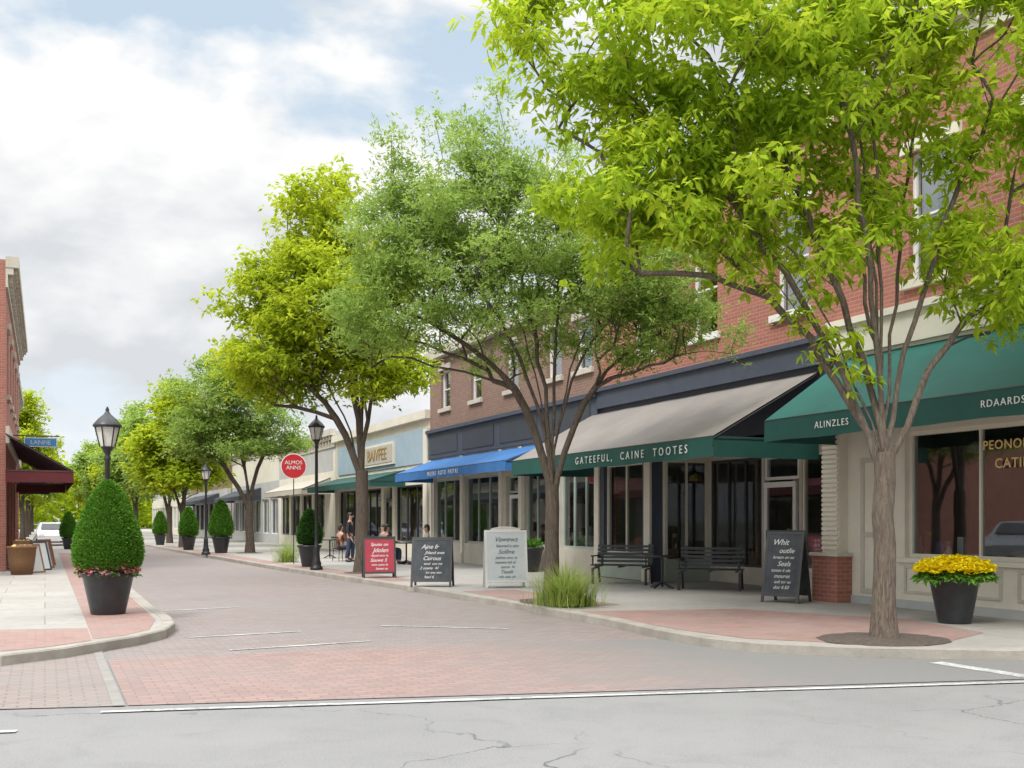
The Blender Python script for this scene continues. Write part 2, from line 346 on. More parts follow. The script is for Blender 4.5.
def wall_cells(b,x0,x1,z0,z1,ops,m,y0=0,th=.3):
    xs=sorted({x0,x1}|{o[0] for o in ops if x0<o[0]<x1}|{o[1] for o in ops if x0<o[1]<x1})
    for i in range(len(xs)-1):
        a,c=xs[i],xs[i+1]; mid=(a+c)/2
        segs=sorted([(max(z0,o[2]),min(z1,o[3])) for o in ops if o[0]<mid<o[1] and o[3]>z0 and o[2]<z1])
        z=z0
        for s,e in segs:
            if s>z+1e-4: b.box((a,y0,z),(c,y0+th,s),m)
            z=max(z,e)
        if z<z1-1e-4: b.box((a,y0,z),(c,y0+th,z1),m)
def interior(par,x0,x1,h,y0=.35,depth=5,seed=0,open_end=False):
    b=MB()
    b.add([(x0,y0,.01),(x1,y0,.01),(x1,y0+depth,.01),(x0,y0+depth,.01)],[(0,1,2,3)],ROOMF)
    b.add([(x0,y0+depth,0),(x1,y0+depth,0),(x1,y0+depth,h),(x0,y0+depth,h)],[(0,1,2,3)],ROOM)
    b.add([(x0,y0,h),(x1,y0,h),(x1,y0+depth,h),(x0,y0+depth,h)],[(0,1,2,3)],ROOM)
    for x in ((x0,) if open_end else (x0,x1)): b.add([(x,y0,0),(x,y0+depth,0),(x,y0+depth,h),(x,y0,h)],[(0,1,2,3)],ROOM)
    b.obj('shop_interior',par)
    r=random.Random(seed)
    cols=[CREAM,REDB,BLUEC,WOOD,SAGE,GOLD,WBOARD,GREYP,DGREEN,WBOARD,CREAM]
    x=x0+.3
    while x<x1-.9:
        b=MB()
        w=r.uniform(.6,1.2); yy=y0+r.choice([.15,.3,.5,1.2]); hh=r.uniform(.7,1.0)
        b.box((x,yy,.0),(x+w,yy+.5,hh),r.choice([WOOD,CREAM2,DARKF,GREYP])); 
        for k in range(r.randint(4,8)):
            s=r.uniform(.06,.18); bx=x+r.uniform(0,w-s); by=yy+.03+k*.055; tp=r.random()
            if tp<.5: b.box((bx,by,hh+.002),(bx+s,by+.05,hh+r.uniform(.1,.5)),r.choice(cols))
            else: b.lathe([(.02,0),(s*.4,.0),(s*.5,s),(s*.2,s*1.6),(s*.25,s*1.9)],r.choice(cols),10,(bx+s*.5,by,hh+.002))
        b.obj('display_table',par)
        x+=w+r.uniform(.2,.8)
    for k in range(max(2,int((x1-x0)/1.6))):
        b=MB(); xx=x0+.5+(x1-x0-1)*(k+.5)/max(2,int((x1-x0)/1.6)); yy=y0+r.uniform(.8,2.5); b.lathe([(.02,0),(.16,-.1),(.17,-.2)],r.choice([WBOARD,GOLD,CREAM]),12,(xx,yy,h-.5)); b.cyl((xx,yy,h),(xx,yy,h-.5),.006,.006,BLACK,5); b.obj('pendant_shade',par)
    for k in range(int((x1-x0)/1.3)):
        b=MB(); xx=x0+.3+k*1.25; b.box((xx,y0+depth-.06,1.2),(xx+r.uniform(.5,.95),y0+depth-.02,1.2+r.uniform(.4,1.1)),r.choice(cols)); b.obj('wall_picture',par)
def building(label,X,ya,yb,side,h,upm,ops,depth=14,groundm=None,gh=4.5,cat='shop building',cornice=None,cpro=.35,recess=None,name='shop_building',dent=True):
    w=yb-ya
    if side=='R': o=thing(name,label,cat,(X,yb,0),-math.pi/2)
    else: o=thing(name,label,cat,(X,ya,0),math.pi/2)
    b=MB(); gm=groundm or upm
    gops=[q for q in ops if q[2]<gh]; uops=[q for q in ops if q[2]>=gh]
    rec=recess
    if rec: gops=gops+[(rec[0],rec[1],0,rec[2])]
    wall_cells(b,.0,w,0,gh,gops,gm)
    b.obj('ground_floor_wall',o)
    b=MB(); wall_cells(b,0,w,gh,h,uops,upm)
    b.box((0,.3,0),(.3,depth,h),upm); b.box((w-.3,.3,0),(w,depth,h),upm); b.box((.3,depth-.3,0),(w-.3,depth,h),upm)
    b.obj('wall',o)
    b=MB(); b.box((.3,.3,h-.5),(w-.3,depth-.3,h-.35),ROOFM); b.obj('roof',o)
    if cornice:
        b=MB(); b.box((-.02,-cpro,h-.22),(w+.02,.0,h+.1),cornice)
        if dent:
            b.box((0,-cpro*.6,h-.42),(w,0,h-.222),cornice); b.box((-.0,-.06,h-.8),(w,0,h-.422),cornice)
            n=int(w/.6)
            for i in range(n): 
                x=(i+.5)*w/n; b.box((x-.06,-cpro*.85,h-.36),(x+.06,-cpro*.6-.002,h-.222),cornice); b.box((x-.07,-cpro*.5,h-.62),(x+.07,-.062,h-.422),cornice)
        b.obj('cornice',o)
    if uops:
        b=MB(); b.add([(.4,.9,gh),(w-.4,.9,gh),(w-.4,.9,h-.5),(.4,.9,h-.5)],[(0,1,2,3)],ROOM); b.obj('upper_room_wall',o)
    return o
def awning(par,x0,x1,zt,zf,dep,m,vh,vm=None,closed=True,txt=None,ts=.2,tm=None,tx=None,bay=1.3,space=1.1):
    vm=vm or m; b=MB(); n=max(2,int((x1-x0)/bay))*4; vs=[]
    K=5
    for i in range(n+1):
        x=x0+(x1-x0)*i/n; s=.03*abs(math.sin(math.pi*i/4))
        for j in range(K+1):
            t=j/K; vs.append((x,-.01-dep*t,zt+(zf-zt)*t-s*(.3+math.sin(math.pi*t))))
    b.add(vs,[(i*(K+1)+j,i*(K+1)+j+1,(i+1)*(K+1)+j+1,(i+1)*(K+1)+j) for i in range(n) for j in range(K)],m,True)
    for x in (x0,x1):
        if closed: b.add([(x,-.01,zt),(x,-.01-dep,zf),(x,-.01,zf)],[(0,1,2)],m)
    for i in range(0,n+1,4):
        x=x0+(x1-x0)*i/n; b.cyl((x,-.02,zt-.05),(x,-dep,zf-.045),.015,.015,BLACK,6); b.cyl((x,0,zf-.03),(x,-dep,zf-.05),.013,.013,BLACK,6)
    a=b.obj('awning',par)
    v=MB(); 
    n2=max(8,int((x1-x0)/.12)); vs=[]
    for i in range(n2+1):
        x=x0+(x1-x0)*i/n2; wv=.008*math.sin(i*.9); vs+=[(x,-.012-dep,zf+.004),(x,-.022-dep+wv,zf-vh+.008*math.sin(i*.37))]
    v.add(vs,[(2*i,2*i+1,2*i+3,2*i+2) for i in range(n2)],vm,True)
    for x in (x0,x1):
        vs=[]; 
        for i in range(9): vs+=[(x,-.012-dep*i/8,zf),(x+.004*math.sin(i),-.012-dep*i/8,zf-vh)]
        v.add(vs,[(2*i,2*i+1,2*i+3,2*i+2) for i in range(8)],vm)
    v.cyl((x0,-dep,zf-.01),(x1,-dep,zf-.01),.018,.018,BLACK,6)
    v.obj('valance',a)
    if txt: text(txt,ts,tm or CHALKW,a,((tx if tx is not None else (x0+x1)/2),-dep-.04,zf-vh*.52),space=space)
    return a

# ---- building A: corner brick building with green awning (world Y 8.4..15.4)
X=13.4
opsA=[(1.76,6.2,.86,3.0),(1.85,2.85,5.55,7.7),(4.1,5.1,5.55,7.7)]
A=building('red brick corner building with cream shopfront and green awning',X,8.4,15.4,'R',9.9,BRED,opsA,groundm=CREAM,gh=4.5,cornice=CREAM)
interior(A,.35,6.6,3.4,seed=3)
window(A,1.76,6.2,.86,3.0,3,1,CREAM,label='wide cream framed cafe display window with gold lettering')
for a,c in ((1.85,2.85),(4.1,5.1)): window(A,a,c,5.55,7.7,1,2,WHITE,pane=UGLASS,curtain=True,sill=CREAM)
b=MB(); b.box((0,-.12,4.5),(7.0,0,5.02),CREAM); b.box((0,-.2,5.02),(7.0,0,5.14),CREAM); b.obj('fascia',A)
b=MB(); b.box((.45,-.03,0),(7.0,-.001,.14),GREYP)
for x in (1.76,4.05): b.box((x,-.02,.26),(x+2.0,-.001,.30),CREAM2); b.box((x,-.02,.68),(x+2.0,-.001,.72),CREAM2); b.box((x,-.02,.301),(x+.05,-.001,.679),CREAM2); b.box((x+1.95,-.02,.301),(x+2.0,-.001,.679),CREAM2)
b.box((1.6,-.07,.78),(6.4,-.001,.855),CREAM); b.box((.72,-.025,.2),(.80,-.001,2.6),CREAM2); b.box((1.40,-.025,.2),(1.48,-.001,2.6),CREAM2); b.box((.801,-.025,2.52),(1.399,-.001,2.6),CREAM2); b.box((.801,-.025,.2),(1.399,-.001,.28),CREAM2); b.box((.801,-.025,1.2),(1.399,-.001,1.28),CREAM2); b.obj('panel_moulding',A)
text('PEONOD DY',.20,GOLD,A,(3.95,.07,2.66),space=1.1,off=.003); text('CATINE',.21,GOLD,A,(3.95,.07,2.37),space=1.1,off=.003)
awning(A,.3,6.85,4.45,3.25,1.8,GREEN,.38,DGREEN,True,'ALINZLES',.155,CHALKW,2.05,space=1.25)
aw=[o for o in A.children if o.name.startswith('awning')][0]
text('RDAARDS  CATES',.14,CHALKW,aw,(5.65,-1.84,3.06),space=1.2)
P=MB(); P.box((-.20,-.34,0),(.48,-.001,.84),BRED); P.box((-.24,-.38,.84),(.52,-.001,.90),CREAM2); P.box((-.08,-.2,.90),(.36,-.001,3.5),CREAM)
for i in range(28): P.box((-.07,-.232,.96+i*.088),(.35,-.201,1.015+i*.088),CREAM)
P.obj('pier',A)
# ---- building B (15.4..24.4)
opsB=[(.2,2.15,.62,2.95),(1.7,2.7,5.6,7.7),(4.3,5.3,5.6,7.7),(7.3,8.3,5.6,7.7)]
B=building('red brick building with navy fascia above a grey shop awning',X,15.4,24.4,'R',9.6,BRED,opsB,groundm=NAVY,gh=4.5,cornice=CREAM,recess=(2.6,8.95,3.15))
interior(B,.35,2.58,3.2,depth=3,seed=8,open_end=True)
window(B,.2,2.15,.62,2.95,2,1,CREAM)
for a,c in ((1.7,2.7),(4.3,5.3),(7.3,8.3)): window(B,a,c,5.6,7.7,1,2,WHITE,pane=UGLASS,curtain=True,sill=WHITE)
b=MB(); b.box((0,-.10,4.5),(9,0,4.86),NAVY); b.box((0,-.18,4.86),(9,0,4.96),NAVY); b.box((0,-.14,4.42),(9,0,4.498),NAVY); b.obj('fascia',B)
b=MB(); b.box((2.3,-.06,0),(2.58,.28,3.3),CREAM); b.box((2.26,-.1,0),(2.62,-.061,.3),CREAM); b.obj('pilaster',B)
b=MB(); b.box((.02,-.04,.02),(2.24,-.002,.58),SAGE); b.obj('window_bulkhead',B)
b=MB(); wall_cells(b,2.6,8.95,0,3.15,[(2.75,4.75,.4,2.95),(4.85,6.05,0,2.95),(6.15,8.7,.4,2.95)],CREAM2,y0=1.6,th=.15)
b.box((2.6,.3,0),(2.7,1.6,.55),SAGE); b.box((2.6,.3,2.9),(2.7,1.6,3.15),CREAM); b.box((2.6,.3,.55),(2.7,.38,2.9),CREAM); b.box((2.6,1.5,.55),(2.7,1.6,2.9),CREAM); b.box((2.62,.92,.55),(2.68,.97,2.9),CREAM)
b.box((8.75,.3,0),(8.95,1.6,3.15),CREAM2); b.box((2.6,.0,3.151),(8.95,1.75,3.25),WHITE); rw=b.obj('recessed_entry_wall',B)
p=MB(); p.add([(2.65,.38,.55),(2.65,1.5,.55),(2.65,1.5,2.9),(2.65,.38,2.9)],[(0,1,2,3)],GLASS); p.obj('side_pane',rw)
window(B,2.75,4.75,.4,2.95,3,1,DARKF,y=1.62,fr=.06); window(B,6.15,8.7,.4,2.95,3,1,CREAM,y=1.62,fr=.06)
door(B,4.9,6.0,.02,2.35,y=1.55); window(B,4.85,6.05,2.4,2.95,1,1,WHITE,y=1.62)
interior(B,2.8,8.7,3.1,y0=1.8,depth=3.5,seed=12)
awning(B,-.3,8.6,4.32,3.02,2.4,GREYC,.38,DGREEN,False,'GATEEFUL,  CAINE  TOOTES',.225,CHALKW,5.55,bay=1.5,space=1.65)
# ---- building C (24.4..37.8)
opsC=[(.4,3.2,.7,3.0),(3.6,6.6,.7,3.0),(7.2,8.2,0,2.9),(8.6,10.7,.7,3.0),(11,13.1,.7,3.0)]+[(x,x+.95,5.6,7.0) for x in (1.2,4.2,7.2,10.2,12.0)]
C=building('brown brick building with navy sign band and blue awning',X,24.4,37.8,'R',7.7,BBRN,opsC,groundm=CREAM2,gh=3.8,cornice=CREAM2,cpro=.25,dent=False)
interior(C,.35,13,3.3,seed=21)
for q in opsC[:2]+opsC[3:5]: window(C,*q,3,1,SAGE)
door(C,7.25,8.15,.02,2.3); window(C,7.2,8.2,2.35,2.9,1,1,SAGE)
for q in opsC[5:]: window(C,*q,1,2,WHITE,pane=UGLASS,sill=CREAM2)
b=MB(); b.box((0,-.08,3.8),(13.4,0,4.75),NAVY); b.box((0,-.2,4.75),(13.4,0,4.87),NAVY)
for i in range(4): b.box((.3+i*3.3,-.1,3.95),(3.1+i*3.3,-.081,4.6),DARKC)
b.obj('fascia',C)
for x in (.0,3.25,6.7,8.25,10.72,13.15):
    b=MB(); b.box((x,-.05,0),(x+.25,-.001,3.78),CREAM); b.box((x-.0,-.08,0),(x+.25,-.051,.35),CREAM2); b.obj('pilaster',C)
awning(C,.4,10.6,3.75,3.2,1.5,BLUEC,.3,None,True,'MLEERS  KOTO  PASTAE',.2,CHALKW,5.5,space=1.4)
# ---- building D (37.8..52)
opsD=[(.6,4.2,.6,2.9),(4.6,7.8,.6,2.9),(8.2,9.4,0,2.9),(9.8,13.6,.6,2.9)]
D=building('low cream shop with pale blue sign panel and gold name board',X,37.8,52,'R',5.6,CREAM,opsD,gh=3.6,cornice=CREAM,cpro=.22,dent=False)
interior(D,.35,13.8,3.3,seed=31)
for q in opsD[:2]+opsD[3:]: window(D,*q,3,1,DARKF)
door(D,8.25,9.35,.02,2.4,fm=DARKF); 
b=MB(); b.box((.6,-.05,3.7),(13.6,-.001,5.05),BLUEG); b.obj('sign_panel',D)
for x in (0,13.75): b=MB(); b.box((x,-.14,0),(x+.45,-.002,5.0),CREAM); b.obj('pilaster',D)
b=MB(); b.box((5.4,-.14,3.85),(10.0,-.052,4.8),CREAM); b.box((5.52,-.16,3.95),(9.88,-.141,4.7),BEIGEC); s=b.obj('name_board',D)
text('BAIVFEE',.72,mat('ochre_lettering',(.42,.26,.07),None,5,.6),s,(7.7,-.18,4.32),sx=1.15)
awning(D,.3,11.2,3.55,3.1,1.5,DGREEN,.25)
# ---- far right buildings
def simple(label,ya,yb,side,Xf,h,m,gm,aw,awr,seed,cor=None,up=True):
    w=yb-ya; ops=[]; x=.6
    while x+2.6<w: ops.append((x,x+2.4,.6,2.9)); x+=2.9
    uo=[]
    if up:
        x=1.2
        while x+1<w: uo.append((x,x+.95,4.9,6.6)); x+=2.4
        uo=[u for u in uo if h>7.2]
    o=building(label,Xf,ya,yb,side,h,m,ops+uo,groundm=gm,gh=4.0,cornice=cor or CREAM2,cpro=.3)
    interior(o,.35,w-.35,3.3,seed=seed)
    for q in ops: window(o,*q,2,1,DARKF if seed%2 else WHITE)
    for q in uo: window(o,*q,1,2,WHITE,pane=UGLASS,sill=CREAM2)
    if aw: awning(o,awr[0],awr[1],3.7,3.1,1.5,aw,.28)
    return o
simple('pale grey shop building with beige awning',52,66,'R',X,6.0,GREYP,CREAM,BEIGEC,(3,13),41)
simple('cream painted shop building with charcoal awning',66,84,'R',X,6.6,CREAM,GREYP,DARKC,(1,12),42)
simple('brown brick shop building with charcoal awning',84,106,'R',X-.4,7.6,BBRN,GREYP,DARKC,(3,18),43)
simple('pale grey two storey building at street end',106,140,'R',X-1,8,GREYP,CREAM,None,None,44)
upx=(1.5,4.5,7.5,10.5,13.5)
gl1=((1,4,.6,2.9),(4.5,7,.6,2.9),(8.6,11,.6,2.9),(11.6,16,.6,2.9))
L1=building('red brick building with tan cornice and maroon awning',-1.05,34,51,'L',9.1,BRED,list(gl1)+[(7.4,8.3,0,2.9)]+[(x,x+1,5.3,7.3) for x in upx],groundm=BRED,gh=4.2,cornice=CREAM2,cpro=.35)
interior(L1,.35,16.6,3.3,seed=51)
for q in gl1: window(L1,*q,2,1,DARKF)
door(L1,7.45,8.25,.02,2.4,fm=DARKF)
for x in upx: window(L1,x,x+1,5.3,7.3,1,2,WHITE,pane=UGLASS,curtain=True,sill=CREAM2)
b=MB(); b.box((0,-.1,3.75),(17,0,4.25),CREAM2); b.obj('fascia',L1)
awning(L1,-.6,12,4.0,2.95,1.8,REDC,.36,None,False,bay=.9)
simple('red brick neighbouring building with stone cornice',51,60,'L',-1.3,7.6,BRED,CREAM2,DARKC,(1,8),61)
simple('low pale painted shop building',66,100,'L',-5.5,4.8,GREYP,CREAM,DARKC,(3,20),62)
simple('brick shop building far along the street',100,150,'L',-5.5,6,BBRN,CREAM,None,None,63)

# ------------------------------------------------------------------ leaf scatter (arrays)
def leaf_mesh(name,cen,k,Ln,Wd,m,parent,rng,elev=(-.9,.3),spread=.0,tone=None,outward=None):
    M=len(cen); c=np.repeat(cen,k,0); n=len(c)
    az=rng.uniform(0,2*np.pi,n); el=rng.uniform(elev[0],elev[1],n)
    d=np.stack([np.cos(az)*np.cos(el),np.sin(az)*np.cos(el),np.sin(el)],1)
    if outward is not None: d=d*.7+np.repeat(outward,k,0); d/=np.linalg.norm(d,axis=1,keepdims=True)
    up=rng.normal(0,.45,(n,3)); up[:,2]+=1
    s=np.cross(d,up); s/=np.linalg.norm(s,axis=1,keepdims=True)+1e-9
    l=(Ln*rng.uniform(.65,1.3,n))[:,None]; w=(Wd*rng.uniform(.7,1.25,n))[:,None]
    base=c+d*l*.12+rng.normal(0,spread,(n,3))
    nn=np.cross(s,d)
    mid=base+d*l*.45+nn*(-.06*l)
    v=np.stack([base,mid+s*w*.5+nn*.1*w,base+d*l+np.array([0,0,-1])*l*.14,mid-s*w*.5+nn*.1*w],1).reshape(-1,3)
    t=rng.uniform(0,1,n)*.5+np.repeat((tone if tone is not None else rng.uniform(0,1,M)),k)*.5
    me=bpy.data.meshes.new(name); me.vertices.add(4*n); me.vertices.foreach_set('co',v.astype(np.float32).ravel())
    me.loops.add(4*n); me.loops.foreach_set('vertex_index',np.arange(4*n,dtype=np.int32)); me.polygons.add(n)
    me.polygons.foreach_set('loop_start',np.arange(0,4*n,4,dtype=np.int32)); me.polygons.foreach_set('loop_total',np.full(n,4,dtype=np.int32))
    me.materials.append(m); a=me.attributes.new('tone','FLOAT','FACE'); a.data.foreach_set('value',np.clip(t,0,1).astype(np.float32)); me.update()
    me.validate()
    o=bpy.data.objects.new(name,me); COL.objects.link(o); o.parent=parent; return o
# ------------------------------------------------------------------ pots & plants
def potbody(b,r,h):
    b.lathe([(.02,0),(r*.62,0),(r*.64,.02),(r*.93,h*.86),(r*.94,h*.87),(r*1.0,h*.88),(r*1.02,h*.94),(r,h),(r*.9,h),(r*.88,h*.9),(.01,h*.9)],POTM,32)
def cone_topiary(label,loc,rp,hp,rc,hc,flowers=None,leaf=.05,n=9000,seed=1,group=None,cat='potted plant',lm=None):
    lm=lm or LFT
    o=thing('potted_topiary',label,cat,loc,group=group); rng=np.random.default_rng(seed)
    b=MB(); potbody(b,rp,hp); b.obj('pot',o)
    tt=np.array([0,.05,.12,.22,.35,.5,.65,.78,.88,.95,1.0]); rr=np.array([.78,.92,.98,1.0,.96,.86,.71,.53,.36,.22,.04])
    prof=lambda t: rc*np.interp(t,tt,rr)
    ts=np.linspace(0,1,18); b=MB(); b.lathe([(.01,hp*.95)]+[(max(.004,float(prof(t))*.9),hp+.02+hc*t) for t in ts],lm,24); b.obj('topiary_core',o)
    t=rng.uniform(0,1,n)**1.2; az=rng.uniform(0,2*np.pi,n); R=prof(t)*rng.uniform(.88,1.03,n)*(1+.025*np.sin(az*4+t*9))
    p=np.stack([R*np.cos(az),R*np.sin(az),hp+.02+hc*t],1)
    out=np.stack([np.cos(az),np.sin(az),.55+0*az],1)*.9
    leaf_mesh('foliage',p,1,leaf,leaf*.55,lm,o,rng,(-.5,1),outward=out)
    if flowers:
        m=330; az=rng.uniform(0,2*np.pi,m); R=rp*rng.uniform(.8,1.16,m); p=np.stack([R*np.cos(az),R*np.sin(az),hp+rng.uniform(-.04,.15,m)],1)
        leaf_mesh('flowers',p,6,.05,.045,flowers,o,rng,(-.1,.9))
        p=np.stack([R*np.cos(az+.1),R*np.sin(az+.1),hp+rng.uniform(-.07,.08,m)],1); leaf_mesh('flower_leaves',p,3,.06,.03,LFD,o,rng,(-.6,.6))
    return o
cone_topiary('clipped cone topiary with pink flowers in black pot on brick corner',(.92,17.9,0),.41,.68,.51,1.42,PETP,.042,26000,1)
g='clipped topiaries in dark pots along the kerb'
cone_topiary('dark conifer shrub in black pot beside the lamp post',(7.75,33.4,0),.38,.7,.36,1.1,None,.09,4000,2,lm=LFD)
T=cone_topiary('clipped cone topiary in black pot on the sidewalk',(7.3,48.9,0),.42,.75,.50,1.6,None,.10,3500,3,g)
copy_thing(T,(6.55,54.5,0),1,.9); copy_thing(T,(6.3,66,0),2,.85); copy_thing(T,(1.1,58.5,0),.5,.8,'clipped topiary in dark pot beside narrow sidewalk kerb')
o=thing('flower_pot','black pot filled with yellow flowers beside cream shopfront','potted plant',(12.1,11.35,0)); rng=np.random.default_rng(9)
b=MB(); potbody(b,.36,.68); b.obj('pot',o)
n=1700; az=rng.uniform(0,2*np.pi,n); q=rng.uniform(0,1,n)**.5; p=np.stack([.54*q*np.cos(az),.54*q*np.sin(az),.72+.22*np.sqrt(1-q*q*.95)+rng.normal(0,.018,n)],1)
leaf_mesh('flower_leaves',p[:600]-np.array([0,0,.12]),4,.09,.035,LFT,o,rng,(-.8,.1)); leaf_mesh('flowers',p,8,.05,.048,PETY,o,rng,(-.2,.5))
o=thing('planter','dark round planter with low greenery by shop window','potted plant',(12.8,27.6,0)); b=MB(); potbody(b,.45,.72); b.obj('pot',o)
p=rng.normal(0,.18,(300,3))*[1,1,.4]+[0,0,.75]; leaf_mesh('foliage',p,3,.12,.05,LFT,o,rng,(-.2,1))
def grass(label,loc,n,h,r,seed):
    rng=np.random.default_rng(seed); o=thing('ornamental_grass',label,'grass plant',loc)
    vs=[];fs=[];tone=[]
    for i in range(n):
        a=rng.uniform(0,6.28); rr=r*abs(rng.normal(0,.24)); x,y=rr*math.cos(a),rr*math.sin(a); a2=a+rng.normal(0,.8)
        l=h*rng.uniform(.4,1.3)*(1.15-.5*min(1,rr/r)); lean=rng.uniform(.1,1.4); w=.005+.005*rng.uniform()
        sx,sy=-math.sin(a2)*w,math.cos(a2)*w; k=len(vs)
        for t in (0,.35,.7,1):
            d=lean*l*t*t*.9; z=l*t*(1-.34*lean*t); ww=(1-t*.95)
            cx,cy=x+math.cos(a2)*d,y+math.sin(a2)*d; vs+=[(cx-sx*ww,cy-sy*ww,z),(cx+sx*ww,cy+sy*ww,z)]
        fs+=[(k,k+1,k+3,k+2),(k+2,k+3,k+5,k+4),(k+4,k+5,k+7,k+6)]; tone+=[rng.uniform()]*3
    me=bpy.data.meshes.new('grass_blades'); me.from_pydata(vs,[],fs); me.materials.append(LFG); at=me.attributes.new('tone','FLOAT','FACE'); at.data.foreach_set('value',tone)
    q=bpy.data.objects.new('grass_blades',me); COL.objects.link(q); q.parent=o
grass('spiky green ornamental grass clump at the kerbside tree bed',(8.25,16.25,.03),1400,.68,1.0,4)
grass('yellow green grass clump beside kerb near lamp post',(7.85,37.3,0),500,.8,.8,5)

# ------------------------------------------------------------------ street furniture
def lamp(label,loc,H,group):
    o=thing('street_lamp',label,'street lamp',loc,group=group)
    b=MB(); b.lathe([(.01,0),(.19,0),(.19,.08),(.14,.13),(.15,.2),(.11,.3),(.09,.62),(.10,.66),(.065,.72),(.055,1.0),(.045,H-1.0),(.06,H-.98),(.06,H-.94),(.04,H-.9),(.07,H-.82),(.10,H-.78)],BLACK,16); b.obj('lamp_post',o)
    b=MB(); z=H-.78
    b.lathe([(.10,z),(.12,z+.03),(.13,z+.04)],BLACK,8); 
    for i in range(6):
        a=i*math.pi/3; b.cyl((.13*math.cos(a),.13*math.sin(a),z+.03),(.22*math.cos(a),.22*math.sin(a),z+.42),.012,.012,BLACK,5)
    b.lathe([(.235,z+.40),(.26,z+.42),(.25,z+.45),(.16,z+.56),(.07,z+.64),(.05,z+.67),(.03,z+.70),(.035,z+.73),(.01,z+.79)],BLACK,12); l=b.obj('lantern',o)
    b=MB(); b.lathe([(.115,z+.045),(.205,z+.40)],LGLASS,6,smooth=False); b.obj('lantern_glass',l)
    return o
gl='black street lamps along the kerbs'
lamp('black lantern street lamp beside the cone topiary on corner',(1.06,20.9,0),3.6,gl)
lamp('tall black lantern street lamp by the kerb near cafe',(7.45,31.2,0),4.65,gl)
lamp('black lantern street lamp further down the sidewalk',(6.35,46.8,0),4.0,gl)
o=thing('round_sign','round red sign with white lettering on slim black post','sign',(7.76,35.8,0),rz=math.radians(-14))
b=MB(); b.cyl((0,.04,0),(0,.04,3.6),.016,.016,BLACK,8); b.obj('sign_post',o)
b=MB(); b.cyl((0,.012,3.34),(0,-.012,3.34),.43,.43,WHITE,36,False); b.cyl((0,-.0125,3.34),(0,-.02,3.34),.405,.405,REDS,36,False); s=b.obj('sign_disc',o)
text('ALMOS\nANNS',.185,CHALKW,s,(0,-.026,3.37),line=.95)
o=thing('hanging_sign','blue street name sign on black wall bracket','sign',(-1.05,38,4.05))
b=MB(); b.cyl((0,0,.22),(1.5,0,.22),.02,.02,BLACK,6); b.cyl((0,0,-.1),(.5,0,.2),.012,.012,BLACK,6); b.box((-.0,-.05,-.15),(.02,.05,.35),BLACK); b.obj('bracket',o)
b=MB(); b.box((.42,-.02,-.14),(1.42,.02,.17),WHITE); b.box((.45,-.025,-.11),(1.39,-.021,.14),BLUES); s=b.obj('sign_board',o); text('LANFIE',.2,CHALKW,s,(.92,-.03,0))
def aboard(label,loc,rz,w,h,face,frame,lines,tm,curved=False,sp=.28):
    o=thing('sandwich_board',label,'sign',loc,rz); ang=math.atan2(sp,h)
    for sgn,nm in ((-1,'front_panel'),(1,'back_panel')):
        b=MB(); M=Matrix.Translation((0,sgn*sp,0))@Matrix.Rotation(sgn*ang,4,'X')
        t=.025
        b.box((-w/2,-t/2,0),(-w/2+.05,t/2,h),frame,M); b.box((w/2-.05,-t/2,0),(w/2,t/2,h),frame,M)
        b.box((-w/2+.05,-t/2,.12),(w/2-.05,t/2,.17),frame,M); b.box((-w/2+.05,-t/2,h-.05),(w/2-.05,t/2,h),frame,M)
        b.box((-w/2+.05,-.006,.17),(w/2-.05,.006,h-.05),face,M)
        if curved:
            n=12
            top=[(w*.36*math.cos(math.pi*i/n),-t/2,h+.08*math.sin(math.pi*i/n)) for i in range(n+1)]
            back=[(x,t/2,z) for x,_,z in top]
            b.add(top,[list(range(n+1))],frame,False,M); b.add(top+back,[(i,i+1,n+2+i,n+1+i) for i in range(n)],frame,False,M)
        p=b.obj(nm,o)
        if sgn<0:
            z=h-.13; 
            for tx,ts,dx in lines:
                z-=ts*.5; c=M@Vector((dx,-.010,z)); text(tx,ts,tm,p,c,rx=math.pi/2-ang,ext=.0015,shear=.35,space=.98,name='chalk_writing'); z-=ts*.5+.016
    b=MB(); 
    for x in (-w/2+.025,w/2-.025): b.cyl((x,-sp*.55,h*.42),(x,sp*.55,h*.42),.006,.006,BLACK,5)
    b.cyl((-w/2,0,h-.02),(w/2,0,h-.02),.014,.014,BLACK,6); b.obj('hinge_bar',o)
    return o
aboard('red sandwich board with white hand lettering on brick paving',(7.95,26.4,0),math.radians(-12),.85,1.08,REDB,DARKF,[('Spuies on',.12,0),('Jdolen',.16,.03),('rlayed tens lo',.085,0),('Sauwe 5',.13,-.03),('mon caties fo',.08,0),('baneo as',.09,.05)],CHALKW)
aboard('black chalkboard sandwich board with white writing near kerb',(8.0,22.4,0),math.radians(-28),.92,1.12,CHALK,DARKF,[('Ajne fr',.14,-.05),('Jhland owe',.10,.06),('Cairous',.13,0),('tansl  eos me',.08,.03),('2 sowte  41',.09,-.05),('lor ane tien',.08,.05),('haul 6',.09,-.05)],CHALKW)
aboard('tall white sandwich board with curved top and dark writing',(9.4,21.5,0),math.radians(-16),.95,1.3,WBOARD,WHITE,[('Vawews',.16,0),('baured a son',.10,.03),('Solline',.14,0),('jetires ono ra',.09,0),('manwe tid el',.09,-.03),('saores  lin',.08,.03),('Tauelt',.11,0),('relo sans ub',.08,0),('lanes 12',.08,0)],INK,True)
aboard('black chalkboard easel with white writing beside brick pier',(12.38,15.5,0),math.radians(-62),.72,1.32,CHALK,DARKF,[('Whit',.15,-.08),('outlie',.13,.05),('bream on so',.08,0),('Seals',.13,.02),('tomas 6 ele',.08,-.03),('moures',.10,0),('anli tor es',.08,.02),('dot 4.50',.09,0)],CHALKW,sp=.30)
